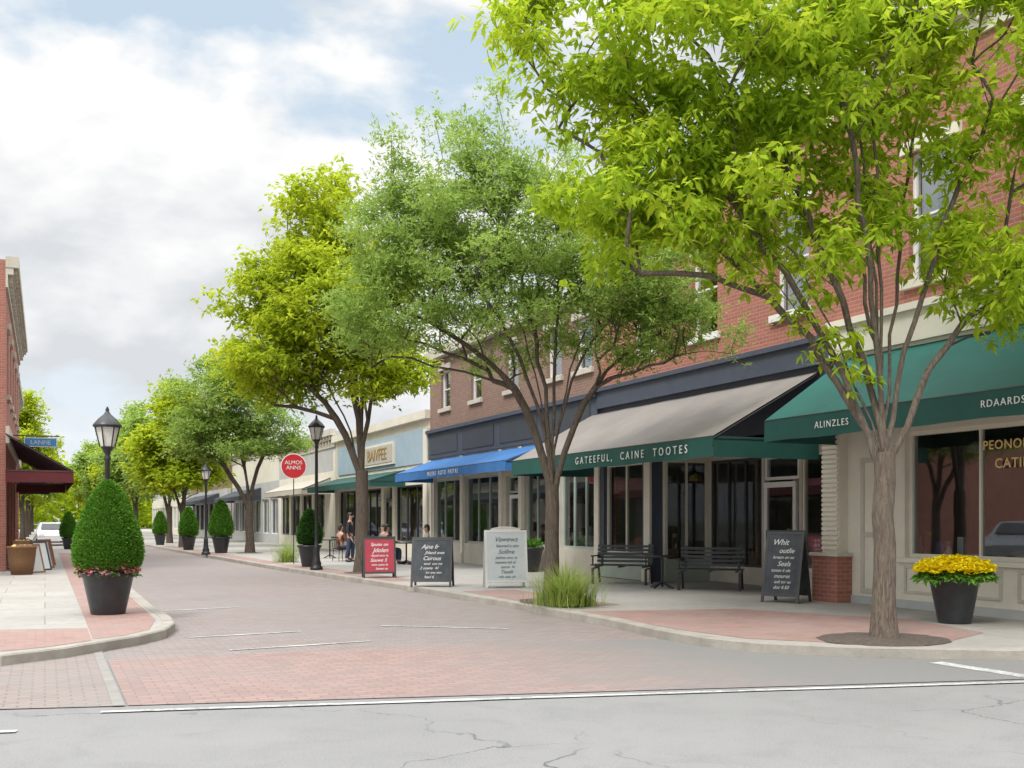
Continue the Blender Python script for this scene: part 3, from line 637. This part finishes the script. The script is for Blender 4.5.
def bench(label,loc,rz,group):
    o=thing('park_bench',label,'bench',loc,rz,group); w=1.38
    b=MB(); 
    for i in range(6): b.box((-w/2,-.30+i*.09,.43),(w/2,-.30+i*.09+.062,.455),BLACK)
    for x in (-w/2+.12,0,w/2-.12): b.box((x-.02,-.30,.39),(x+.02,.22,.429),BLACK)
    b.obj('seat',o)
    b=MB(); M=Matrix.Translation((0,.22,.45))@Matrix.Rotation(-.22,4,'X')
    for i in range(5): b.box((-w/2,-.012,.05+i*.09),(w/2,.014,.05+i*.09+.055),BLACK,M)
    for x in (-w/2+.12,w/2-.12): b.box((x-.025,.015,-.05),(x+.025,.04,.5),BLACK,M)
    b.obj('backrest',o)
    for x in (-w/2+.05,w/2-.05):
        b=MB(); b.box((x-.025,-.30,0),(x+.025,-.25,.38),BLACK); b.cyl((x,.2,.42),(x,.30,0),.026,.026,BLACK,6); b.box((x-.025,-.25,.35),(x+.025,.22,.379),BLACK); b.box((x-.025,-.34,0),(x+.025,-.2,.02),BLACK); b.obj('leg',o)
        b=MB(); b.box((x-.035,-.32,.64),(x+.035,.28,.67),BLACK); b.cyl((x,-.27,.43),(x,-.27,.64),.018,.018,BLACK,6); b.obj('armrest',o)
    return o
gb='black slatted benches outside the shops'
bench('black slatted metal bench facing the street by shop window',(12.4,21.5,0),math.radians(-46),gb)
bench('black slatted metal bench beside the recessed shop entrance',(13.05,18.85,0),math.radians(-42),gb)
def table(label,loc,r=.4,h=.74,m=BLACK,cat='table',group=None,leg=.018):
    o=thing('cafe_table',label,cat,loc,group=group); b=MB(); b.lathe([(.001,h),(r,h),(r,h-.035),(.001,h-.035)],m,24); b.obj('table_top',o)
    b=MB(); b.cyl((0,0,.03),(0,0,h-.036),.03,.03,m,8)
    for i in range(4):
        a=i*math.pi/2+.4; b.cyl((0,0,.14),(.3*math.cos(a),.3*math.sin(a),.015),leg,leg*.8,m,6)
    b.obj('table_base',o); return o
def chair(label,loc,rz,m=BLACK,group=None):
    o=thing('cafe_chair',label,'chair',loc,rz,group); b=MB(); b.box((-.21,-.21,.44),(.21,.21,.465),m); b.obj('seat',o)
    b=MB(); M=Matrix.Translation((0,.2,.46))@Matrix.Rotation(-.15,4,'X')
    for x in (-.2,-.07,.07,.2): b.cyl((x,0,0),(x,0,.4),.012,.012,m,6,True,M)
    b.box((-.21,-.015,.38),(.21,.015,.44),m,M); b.obj('backrest',o)
    for sx in (-1,1):
        for sy in (-1,1):
            b=MB(); b.cyl((sx*.18,sy*.18,.44),(sx*.21,sy*.22,0),.014,.012,m,6); b.obj('leg',o)
    return o
gt='cafe tables outside the shops'; gc='cafe chairs outside the shops'
table('dark round table standing between the benches',(12.4,19.75,0),.42,.72,group=gt,leg=.025)
for (x,y) in ((10.6,37.3),(11.2,34.0),(10.2,40.5)):
    table('dark round cafe table on the sidewalk terrace',(x,y,0),.38,group=gt)
for (x,y,r) in ((11.3,36.9,-1.3),(9.9,37.7,1.9),(10.6,34.3,1.6),(11.8,33.6,-1.8),(10.9,40.2,-1.4),(9.5,40.9,1.7)):
    chair('dark metal cafe chair on the sidewalk terrace',(x,y,0),r,group=gc)
o=thing('wicker_basket','round brown wicker basket of goods under maroon awning','basket',(-.58,31.8,0))
b=MB(); b.lathe([(.01,0),(.27,0),(.33,.35),(.37,.72),(.39,.74),(.39,.78),(.36,.78),(.33,.7),(.01,.66)],WICK,24); b.obj('basket_body',o)
b=MB(); 
for i in range(14):
    a=i*2.4; r=.24*math.sqrt(i/14); b.ell((r*math.cos(a),r*math.sin(a),.76),(.07,.07,.07),WOOD if i%3 else GOLD,8,6)
b.obj('produce',o)
def frame_board(label,loc,rz,w,h,m,gm):
    o=thing('display_board',label,'display board',loc,rz,'leaning display boards outside the shop'); b=MB(); M=Matrix.Rotation(-.28,4,'X')
    b.box((-w/2,0,0),(-w/2+.05,.03,h),gm,M); b.box((w/2-.05,0,0),(w/2,.03,h),gm,M); b.box((-w/2+.05,0,0),(w/2-.05,.03,.05),gm,M); b.box((-w/2+.05,0,h-.05),(w/2-.05,.03,h),gm,M); b.obj('frame',o)
    b=MB(); b.box((-w/2+.05,.01,.05),(w/2-.05,.02,h-.05),m,M); b.obj('board_face',o)
    b=MB(); b.cyl((0,.1+.2,h*.75),(0,.62,0),.015,.015,gm,6); b.obj('prop_leg',o)
frame_board('brown framed display board leaning outside shop',(-.18,32.6,0),.75,.55,.85,GREYP,WOOD)
frame_board('white dark framed display board leaning outside shop',(.0,34.2,0),.75,.55,.9,WBOARD,DARKF)
frame_board('grey framed display board leaning outside shop',(.08,35.8,0),.75,.55,.9,GREYP,WOOD)
frame_board('red framed display board leaning outside shop',(.14,37.6,0),.75,.55,.9,REDB,WOOD)
o=thing('produce_stall','low wooden stall table with crates under maroon awning','stall',(-.62,35.2,0))
b=MB(); b.box((-.28,-1,.66),(.28,1,.72),WOOD)
for x in (-.24,.24):
    for y in (-.95,.95): b.box((x-.03,y-.03,0),(x+.03,y+.03,.659),WOOD)
b.obj('stall_table',o)
for i,y in enumerate((-.65,0,.65)):
    c=thing('produce_crate','small wooden crate of produce on the stall','crate',(-.62,35.2+y,.722),group='crates on the stall'); b=MB()
    b.box((-.25,-.27,0),(.25,.27,.02),WOOD); b.box((-.25,-.27,.02),(-.23,.27,.16),WOOD); b.box((.23,-.27,.02),(.25,.27,.16),WOOD); b.box((-.23,-.27,.02),(.23,-.25,.16),WOOD); b.box((-.23,.25,.02),(.23,.27,.16),WOOD); b.obj('crate_box',c)
    b=MB()
    for k in range(20): b.ell((random.uniform(-.17,.17),random.uniform(-.19,.19),.1+random.uniform(0,.06)),(.05,.05,.05),(GOLD,REDB,WICK)[i],8,5)
    b.obj('produce',c)

# ------------------------------------------------------------------ people
def skin(name,V,E,R,root,m,parent,lv=2):
    me=bpy.data.meshes.new('s'); me.from_pydata(V,E,[]); o=bpy.data.objects.new('s',me); COL.objects.link(o)
    md=o.modifiers.new('k','SKIN'); 
    for i,r in enumerate(R):
        sv=me.skin_vertices[0].data[i]; sv.radius=(r,r) if not isinstance(r,tuple) else r; sv.use_root=(i==root)
    sb=o.modifiers.new('d','SUBSURF'); sb.levels=lv; sb.render_levels=lv
    dg=bpy.context.evaluated_depsgraph_get(); m2=bpy.data.meshes.new_from_object(o.evaluated_get(dg)); bpy.data.objects.remove(o)
    m2.materials.clear(); m2.materials.append(m); m2.polygons.foreach_set('use_smooth',[True]*len(m2.polygons))
    q=bpy.data.objects.new(name,m2); COL.objects.link(q); q.parent=parent; return q
def person(label,loc,rz,sit,top,bot,hair=HAIR):
    o=thing('person',label,'person',loc,rz)
    if sit: ph=.52; kn=lambda s:(s*.12,-.44,.50); an=lambda s:(s*.13,-.42,.09); to=lambda s:(s*.14,-.60,.045)
    else: ph=.93; kn=lambda s:(s*.11,-.03 - .05*s,.50); an=lambda s:(s*.12,.03-.08*s,.09); to=lambda s:(s*.14,-.14-.08*s,.045)
    V=[(0,0,ph),(0,.02,ph+.2),(0,.01,ph+.42),(0,0,ph+.56),(0,-.02,ph+.64),(0,-.03,ph+.76)]; E=[(0,1),(1,2),(2,3),(3,4),(4,5)]; R=[(.15,.11),(.125,.095),(.155,.10),.05,.072,.082]
    arms={}; legs={}
    for s in (-1,1):
        i=len(V); V+=[(s*.09,-.01,ph-.04),kn(s),an(s),to(s)]; E+=[(0,i),(i,i+1),(i+1,i+2),(i+2,i+3)]; R+=[.085,.06,.04,.035]; legs[s]=i
        i=len(V)
        if sit: A=[(s*.18,.0,ph+.46),(s*.23,-.10,ph+.22),(s*.15,-.33,ph+.24),(s*.13,-.40,ph+.25)]
        else: A=[(s*.18,.0,ph+.46),(s*.23,.02,ph+.18),(s*.22,-.10,ph-.06),(s*.21,-.14,ph-.13)]
        V+=A; E+=[(2,i),(i,i+1),(i+1,i+2),(i+2,i+3)]; R+=[.055,.042,.028,(.036,.018)]; arms[s]=i
        h=Vector(A[3]); d=(h-Vector(A[2])).normalized(); sd=Vector((1,0,0))
        for k,(of,ln) in enumerate(((-.027,.07),(-.009,.085),(.009,.08),(.027,.062))):
            j=len(V); a=h+sd*of+d*.035; bq=a+d*ln*.5; cq=bq+d*ln*.35+Vector((0,0,-.02)); V+=[tuple(a),tuple(bq),tuple(cq)]; E+=[(i+3,j),(j,j+1),(j+1,j+2)]; R+=[.010,.009,.008]
        j=len(V); a=h-d*.01+sd*(-s*.035); V+=[tuple(a),tuple(a+d*.045+sd*(-s*.012))]; E+=[(i+3,j),(j,j+1)]; R+=[.012,.009]
    skin('body',V,E,R,0,SKIN,o)
    SV=[V[0],V[1],V[2],(0,0,ph+.52)]; SE=[(0,1),(1,2),(2,3)]; SR=[(.165,.125),(.142,.112),(.172,.118),.075]
    for s in (-1,1):
        a=arms[s]; i=len(SV); w=Vector(V[a+2])*.9+Vector(V[a+1])*.1; SV+=[V[a],V[a+1],tuple(w)]; SE+=[(2,i),(i,i+1),(i+1,i+2)]; SR+=[.07,.056,.042]
    skin('shirt',SV,SE,SR,0,top,o)
    TV=[(0,0,ph+.03),(0,0,ph-.02)]; TE=[(0,1)]; TR=[(.16,.12),(.165,.125)]
    for s in (-1,1):
        a=legs[s]; i=len(TV); TV+=[V[a],V[a+1],tuple(Vector(V[a+2])+Vector((0,0,.03)))]; TE+=[(1,i),(i,i+1),(i+1,i+2)]; TR+=[.10,.074,.058]
    skin('trousers',TV,TE,TR,0,bot,o)
    for s in (-1,1):
        b=MB(); t=Vector(to(s)); b.ell((t.x,t.y+.06,t.z+.005),(.05,.14,.05),BLACK,10,6); b.obj('shoe',o)
    b=MB(); hz=ph+.72; b.ell((0,.0,hz+.03),(.085,.095,.10),hair,14,8); b.ell((0,.05,hz-.04),(.07,.055,.10),hair,12,7); b.obj('hair',o)
    b=MB(); b.ell((0,-.115,hz-.02),(.013,.02,.022),SKIN,8,6)
    for s in (-1,1): b.ell((s*.03,-.098,hz+.005),(.011,.008,.008),BLACK,8,5); b.ell((s*.083,-.02,hz-.01),(.012,.02,.03),SKIN,8,5)
    b.ell((0,-.103,hz-.055),(.022,.008,.006),REDB,8,5); b.obj('face_features',o)
    return o
CLD=mat('dark_cloth',(.03,.03,.04),None,5,.9); CLG=mat('grey_cloth',(.16,.16,.17),None,5,.9); CLR=mat('rust_cloth',(.22,.08,.05),None,5,.9); JEAN=mat('denim',(.04,.06,.11),None,5,.9); CLW=mat('pale_cloth',(.5,.5,.48),None,5,.9)
person('person in dark jacket and jeans standing by the cafe tables',(9.95,36.6,0),1.0,False,CLD,JEAN)
person('person in grey top seated at a cafe table',(11.3,36.9,0),-1.3,True,CLG,JEAN)
person('person in rust top seated at a cafe table',(9.9,37.7,0),1.9,True,CLR,JEAN)
person('person in pale shirt seated at a cafe table',(11.8,33.6,0),-1.8,True,CLW,CLD)
person('person in dark top and jeans seated at terrace table',(10.6,34.3,0),1.6,True,CLD,JEAN)

# ------------------------------------------------------------------ cars
def car(label,loc,rz,col,group='cars parked along the far kerb'):
    o=thing('parked_car',label,'car',loc,rz,group)
    prof=[(-2.2,.3),(-2.25,.65),(-2.1,.88),(-1.15,.98),(-.5,1.42),(.9,1.46),(1.75,1.05),(2.15,.98),(2.25,.6),(2.2,.3)]
    b=MB(); n=len(prof); w=.88
    vs=[( -w*(.82 if z>1.1 else 1),x,z) for x,z in prof]+[( w*(.82 if z>1.1 else 1),x,z) for x,z in prof]
    b.add(vs,[list(range(n)),list(range(n,2*n))[::-1]]+[(i,n+i,n+(i+1)%n,(i+1)%n) for i in range(n)],col); b.obj('body',o)
    b=MB(); 
    b.add([(-.7,-1.13,1.02),(.7,-1.13,1.02),(.64,-.58,1.38),(-.64,-.58,1.38)],[(0,1,2,3)],DARKF,M=Matrix.Translation((0,-.03,.02))); b.add([(-.7,1.7,1.1),(.7,1.7,1.1),(.64,1.0,1.42),(-.64,1.0,1.42)],[(3,2,1,0)],DARKF,M=Matrix.Translation((0,.03,.02)))
    for s in (-1,1): b.add([(s*.85,-.95,1.02),(s*.85,1.5,1.04),(s*.74,.85,1.38),(s*.74,-.45,1.36)],[(0,1,2,3)],DARKF,M=Matrix.Translation((s*.03,0,0)))
    b.obj('windows',o)
    for s in (-1,1):
        for y in (-1.4,1.4):
            b=MB(); b.cyl((s*.72,y,.32),(s*.9,y,.32),.32,.32,TYRE,16); b.cyl((s*.9,y,.32),(s*.91,y,.32),.19,.19,GREYP,12); b.obj('wheel',o)
        b=MB(); b.box((s*.5,-2.27,.62),(s*.82,-2.2,.76),WHITE); b.obj('headlight',o)
WCAR=mat('white_car_paint',(.7,.7,.7),(.66,.66,.66),1,.25); DCAR=mat('dark_car_paint',(.04,.05,.07),None,1,.25); RCAR=mat('silver_car_paint',(.35,.36,.38),None,1,.25)
car('white car on the brick street by the kerb',(.45,74,-.12),0,WCAR); car('silver car on the brick street by the kerb',(.3,84,-.12),0,RCAR); car('dark car on the brick street by the kerb',(.3,94,-.12),0,DCAR)
car('dark car further along the brick street',(2.9,120,-.12),math.pi,DCAR)
gp='cars parked beside the corner brick building'
car('silver car parked beside the corner brick building',(-4.5,26.5,0),1.1,RCAR,gp); car('white car parked beside the corner brick building',(-7.5,29,0),1.1,WCAR,gp); car('dark car parked beside the corner brick building',(-6.0,23.2,0),1.2,DCAR,gp)

# ------------------------------------------------------------------ trees
AX=Vector((.914,-.406,0)); AY=Vector((.406,.914,0))   # crown long axis runs roughly across the pavement
def AXr(v): return np.array([AX.x*v[0]+AY.x*v[1],AX.y*v[0]+AY.y*v[1],v[2]])
def tree(label,base,fork,r0,lobes,nT,sprigs,k,Ln,Wd,lm,bark,seed,elev,sig,seg=.35,nlimb=0,group='street trees along the sidewalks',lean=0,shell=.45,sides=8,bright=0,up=(.25,.58)):
    rng=np.random.default_rng(seed); o=thing('street_tree',label,'tree',base,group=group)
    P=[np.array([0.,0,-.05])]; par=[-1]; chains=[]
    def path(st,end,ctrl,jit=.022):
        s=P[st]; ln=np.linalg.norm(end-s); n=max(2,int(ln/seg)); idx=[st]
        for i in range(1,n+1):
            t=i/n; p=(1-t)**2*s+2*t*(1-t)*ctrl+t*t*end
            if i<n: p=p+rng.normal(0,jit,3)*min(1,ln*.5)
            P.append(p); par.append(idx[-1]); idx.append(len(P)-1)
        chains.append(idx); return idx
    f=np.array([lean,0,fork]); t=path(0,f,np.array([lean*.2,.0,fork*.5]),.010); fk=t[-1]
    W=lambda a,b_,z: np.array([AX.x*a+AY.x*b_,AX.y*a+AY.y*b_,z])
    LB=[(W(q[0],q[1],q[2]),np.array(q[3:6])) for q in lobes]
    for i,(c,r) in enumerate(LB):
        st=t[-1] if i%2==0 else t[-2]
        d=c-P[st]; e=P[st]+d*.95
        path(st,e,P[st]+np.array([d[0]*up[0],d[1]*up[0],d[2]*up[1]])+rng.normal(0,.06,3))
    for i in range(nlimb):
        c,r=LB[0]; a=rng.uniform(0,.6)+i*6.28/nlimb; e=c+np.array([math.cos(a)*r[0]*.6,math.sin(a)*r[1]*.6,rng.uniform(.1,.9)*r[2]])
        d=e-P[fk]; path(fk,e,P[fk]+np.array([d[0]*up[0],d[1]*up[0],d[2]*up[1]])+rng.normal(0,.06,3))
    T=[]; vol=np.array([np.prod(r)**.8 for c,r in LB]); vol/=vol.sum()
    while len(T)<nT:
        c,r=LB[rng.choice(len(LB),p=vol)]; d=rng.normal(0,1,3); d/=np.linalg.norm(d); q=rng.uniform(0,1)**shell*rng.uniform(.85,1.14)
        T.append(c+AXr(d*q*r))
    T=np.array(T); T=T[np.argsort(np.linalg.norm(T-f,axis=1))]
    for p in T:
        A=np.array(P); z=A[:,2]; dd=np.linalg.norm(A-p,axis=1)+2.2*np.maximum(0,z-p[2]+.25)+(z<fork*.97)*50
        st=int(dd.argmin()); d=p-A[st]; path(st,p,A[st]+d*.45+np.array([0,0,.12*np.linalg.norm(d)]))
    A=np.array(P); n=len(A); hc=np.zeros(n,bool)
    for i in range(1,n): hc[par[i]]=True
    cnt=np.where(hc,0,1).astype(float)
    for i in range(n-1,0,-1): cnt[par[i]]+=cnt[i]
    rad=np.maximum(.007,r0*.95*(cnt/cnt[t[1]])**.57)
    for j,i in enumerate(t): rad[i]=r0*(1.0+.28*math.exp(-j*1.3)-.10*j/len(t))
    rad[0]=r0*1.4
    vs=[];fs=[]
    for ci,ch in enumerate(chains):
        ns=16 if ci==0 else (sides if len(ch)>4 else 5)
        rr=[rad[i] for i in ch]
        if ci>0: rr[0]=min(rad[ch[0]]*.9,rr[1]*1.2)
        ref=Vector((.3,.9,.1)); o0=len(vs)
        for a,i in enumerate(ch):
            d=Vector(A[ch[min(a+1,len(ch)-1)]]-A[ch[max(a-1,0)]]).normalized(); s=d.cross(ref)
            s=s.normalized() if s.length>1e-3 else Vector((1,0,0)); u=s.cross(d)
            for q in range(ns):
                an=2*math.pi*q/ns; lump=1+(.035*math.sin(3*an+.3)+.02*math.sin(5*an) if ci==0 else 0); vs.append(tuple(Vector(A[i])+(s*math.cos(an)+u*math.sin(an))*rr[a]*lump))
        for a in range(len(ch)-1):
            for q in range(ns): fs.append((o0+a*ns+q,o0+a*ns+(q+1)%ns,o0+(a+1)*ns+(q+1)%ns,o0+(a+1)*ns+q))
    me=bpy.data.meshes.new('trunk'); me.from_pydata(vs,[],fs); me.materials.append(bark); me.polygons.foreach_set('use_smooth',[True]*len(fs)); me.update()
    tr=bpy.data.objects.new('trunk',me); COL.objects.link(tr); tr.parent=o
    cand=np.where((cnt<=3)&(A[:,2]>fork+.9))[0]; tips=np.where(~hc)[0]
    pick=np.concatenate([rng.choice(cand,int(sprigs*.55)),rng.choice(tips,sprigs-int(sprigs*.55))])
    ctone=rng.uniform(0,1,n)
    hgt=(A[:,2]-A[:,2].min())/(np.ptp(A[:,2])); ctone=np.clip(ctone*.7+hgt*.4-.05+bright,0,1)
    cen=A[pick]+rng.normal(0,1,(sprigs,3))*np.array([sig,sig,sig*.65])
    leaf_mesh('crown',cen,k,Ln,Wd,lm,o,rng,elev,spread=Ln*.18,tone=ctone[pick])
    return o
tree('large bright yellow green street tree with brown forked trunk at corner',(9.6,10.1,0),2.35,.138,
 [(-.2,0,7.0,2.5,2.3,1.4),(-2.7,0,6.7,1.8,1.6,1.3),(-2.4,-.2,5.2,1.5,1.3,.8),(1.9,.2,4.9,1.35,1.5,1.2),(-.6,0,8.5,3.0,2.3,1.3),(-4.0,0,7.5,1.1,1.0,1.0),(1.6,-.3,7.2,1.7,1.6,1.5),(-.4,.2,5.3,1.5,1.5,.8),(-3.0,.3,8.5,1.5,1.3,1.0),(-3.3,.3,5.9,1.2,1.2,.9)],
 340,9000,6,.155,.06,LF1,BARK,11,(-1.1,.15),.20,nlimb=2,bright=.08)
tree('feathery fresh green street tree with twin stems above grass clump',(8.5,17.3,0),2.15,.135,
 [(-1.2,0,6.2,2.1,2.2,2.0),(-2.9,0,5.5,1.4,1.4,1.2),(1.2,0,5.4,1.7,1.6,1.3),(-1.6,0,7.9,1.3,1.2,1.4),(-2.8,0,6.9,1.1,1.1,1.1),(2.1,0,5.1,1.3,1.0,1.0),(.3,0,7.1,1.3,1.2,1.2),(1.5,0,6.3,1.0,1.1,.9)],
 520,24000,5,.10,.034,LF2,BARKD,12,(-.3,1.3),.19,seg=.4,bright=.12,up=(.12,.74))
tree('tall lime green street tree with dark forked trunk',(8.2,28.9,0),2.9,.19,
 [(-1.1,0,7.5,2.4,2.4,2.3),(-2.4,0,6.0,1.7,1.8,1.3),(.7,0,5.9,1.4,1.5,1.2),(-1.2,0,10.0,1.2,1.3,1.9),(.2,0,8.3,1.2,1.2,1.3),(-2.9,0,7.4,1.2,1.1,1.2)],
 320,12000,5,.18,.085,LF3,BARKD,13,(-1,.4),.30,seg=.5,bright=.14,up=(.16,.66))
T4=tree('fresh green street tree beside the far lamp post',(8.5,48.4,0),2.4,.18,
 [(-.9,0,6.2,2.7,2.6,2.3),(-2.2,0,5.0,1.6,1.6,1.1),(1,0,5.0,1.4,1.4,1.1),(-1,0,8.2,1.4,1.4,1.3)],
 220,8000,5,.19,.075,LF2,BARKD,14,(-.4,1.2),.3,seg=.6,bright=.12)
copy_thing(T4,(-6,32,0),2.0,.95,'unseen fresh green tree added to break up window reflections')  # tree out of view, added to break the sky reflection in the shop windows
def fartree(label,loc,lm,seed,top,wd):
    return tree(label,loc,2.4,.17,[(0,0,top*.62,wd,wd,top*.3),(-wd*.5,0,top*.5,wd*.6,wd*.6,top*.16),(wd*.4,0,top*.52,wd*.6,wd*.6,top*.16),(0,0,top*.86,wd*.5,wd*.5,top*.15)],120,4200,4,.32,.16,lm,BARKD,seed,(-.7,.8),.38,seg=.8,sides=6,bright=.2)
F=fartree('mid green street tree further down the sidewalk',(7.4,71.4,0),LF2,15,10.2,2.7)
F2=fartree('lime green street tree further down the sidewalk',(6.9,60,0),LF3,16,9.0,2.3)
copy_thing(F,(6.6,88,0),1.2); copy_thing(F2,(6.3,104,0),2.5,1.05); copy_thing(F,(6.0,122,0),4,1.1); copy_thing(F2,(5.8,142,0),.6,1.2)
F3=fartree('green street tree beyond the brick building',(-1.5,84,0),LF3,17,11.0,2.5)
copy_thing(F3,(-1.5,102,0),2,.95); copy_thing(F,(-1.5,118,0),3,1.0); copy_thing(F2,(-1.5,146,0),5,1.1)
rng=np.random.default_rng(77); n=9000
ang=rng.uniform(-60,60,n); y=rng.uniform(185,225,n); z=(rng.uniform(0,1,n)**.7)*(8+3.5*np.sin(ang*.21)+2*np.sin(ang*.53+1))
o=leaf_mesh('distant_wood',np.stack([ang,y,z],1),5,1.1,.8,LF3,None,rng,(-.8,.8),spread=.5); o['kind']='stuff'; o['label']='distant mass of green trees closing the street'; o['category']='trees'

# ------------------------------------------------------------------ sky & light
w=bpy.data.worlds.new('World'); S.world=w; w.use_nodes=True; nt=w.node_tree; bg=nt.nodes['Background']; bg.inputs[1].default_value=.1
sk=N(nt,'ShaderNodeTexSky',sky_type='NISHITA'); sk.sun_disc=False; sk.sun_elevation=math.radians(50); sk.sun_rotation=math.radians(231)
g=N(nt,'ShaderNodeTexCoord').outputs['Generated']; sp=N(nt,'ShaderNodeSeparateXYZ'); L(nt,g,sp.inputs[0])
def M2(op,a,b_):
    n=N(nt,'ShaderNodeMath',operation=op)
    for i,v in enumerate((a,b_)):
        if isinstance(v,(int,float)): n.inputs[i].default_value=v
        else: L(nt,v,n.inputs[i])
    return n.outputs[0]
zp=M2('MAXIMUM',sp.outputs[2],0)
cb=N(nt,'ShaderNodeCombineXYZ'); L(nt,sp.outputs[0],cb.inputs[0]); L(nt,sp.outputs[1],cb.inputs[1]); L(nt,M2('MULTIPLY',zp,1.9),cb.inputs[2])
c1=noise(nt,cb.outputs[0],4.2,8,.52,.1)
of=N(nt,'ShaderNodeVectorMath',operation='ADD'); L(nt,cb.outputs[0],of.inputs[0]); of.inputs[1].default_value=(.0,.0,.07)
c1b=noise(nt,of.outputs[0],4.2,8,.52,.1)       # same cloud field sampled higher up: gives lit tops and grey bases
c2=noise(nt,cb.outputs[0],2.4,5,.55,.2)
cov=ramp(nt,c1,.37,.46)
rel=M2('SUBTRACT',c1,c1b)
sh=M2('ADD',M2('MULTIPLY',rel,4.0),M2('MULTIPLY',ramp(nt,c2,.34,.58),.8))
shc=ramp(nt,sh,-.05,.80)
cloud=mixc(nt,shc,(7.2,7.5,7.85),(10.1,10.1,10.05))
blue=mixc(nt,.78,sk.outputs[0],(7.0,8.5,9.9))
blue=mixc(nt,ramp(nt,zp,.40,.02),blue,(8.4,9.1,9.7))
sky=mixc(nt,cov,blue,cloud)
# overcast skies are brightest towards the zenith
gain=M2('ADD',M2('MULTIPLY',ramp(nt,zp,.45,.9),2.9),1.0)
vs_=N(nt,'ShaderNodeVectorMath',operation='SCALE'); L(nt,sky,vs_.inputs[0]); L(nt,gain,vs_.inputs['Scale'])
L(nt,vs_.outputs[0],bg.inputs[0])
sun=bpy.data.lights.new('sun','SUN'); sun.energy=2.6; sun.angle=math.radians(16); sun.color=(1,.965,.91)
so=bpy.data.objects.new('sun',sun); COL.objects.link(so)
el=math.radians(50); az=math.radians(231); dv=Vector((math.sin(az)*math.cos(el),math.cos(az)*math.cos(el),math.sin(el)))
so.rotation_euler=dv.to_track_quat('Z','Y').to_euler()

cam=bpy.data.cameras.new('camera'); co=bpy.data.objects.new('camera',cam); COL.objects.link(co); S.camera=co
co.location=(0,0,1.5); co.rotation_euler=(math.pi/2,0,-math.radians(23.98)); cam.lens=36.91; cam.sensor_width=36; cam.shift_y=.1328; cam.clip_end=3000; cam.clip_start=.1
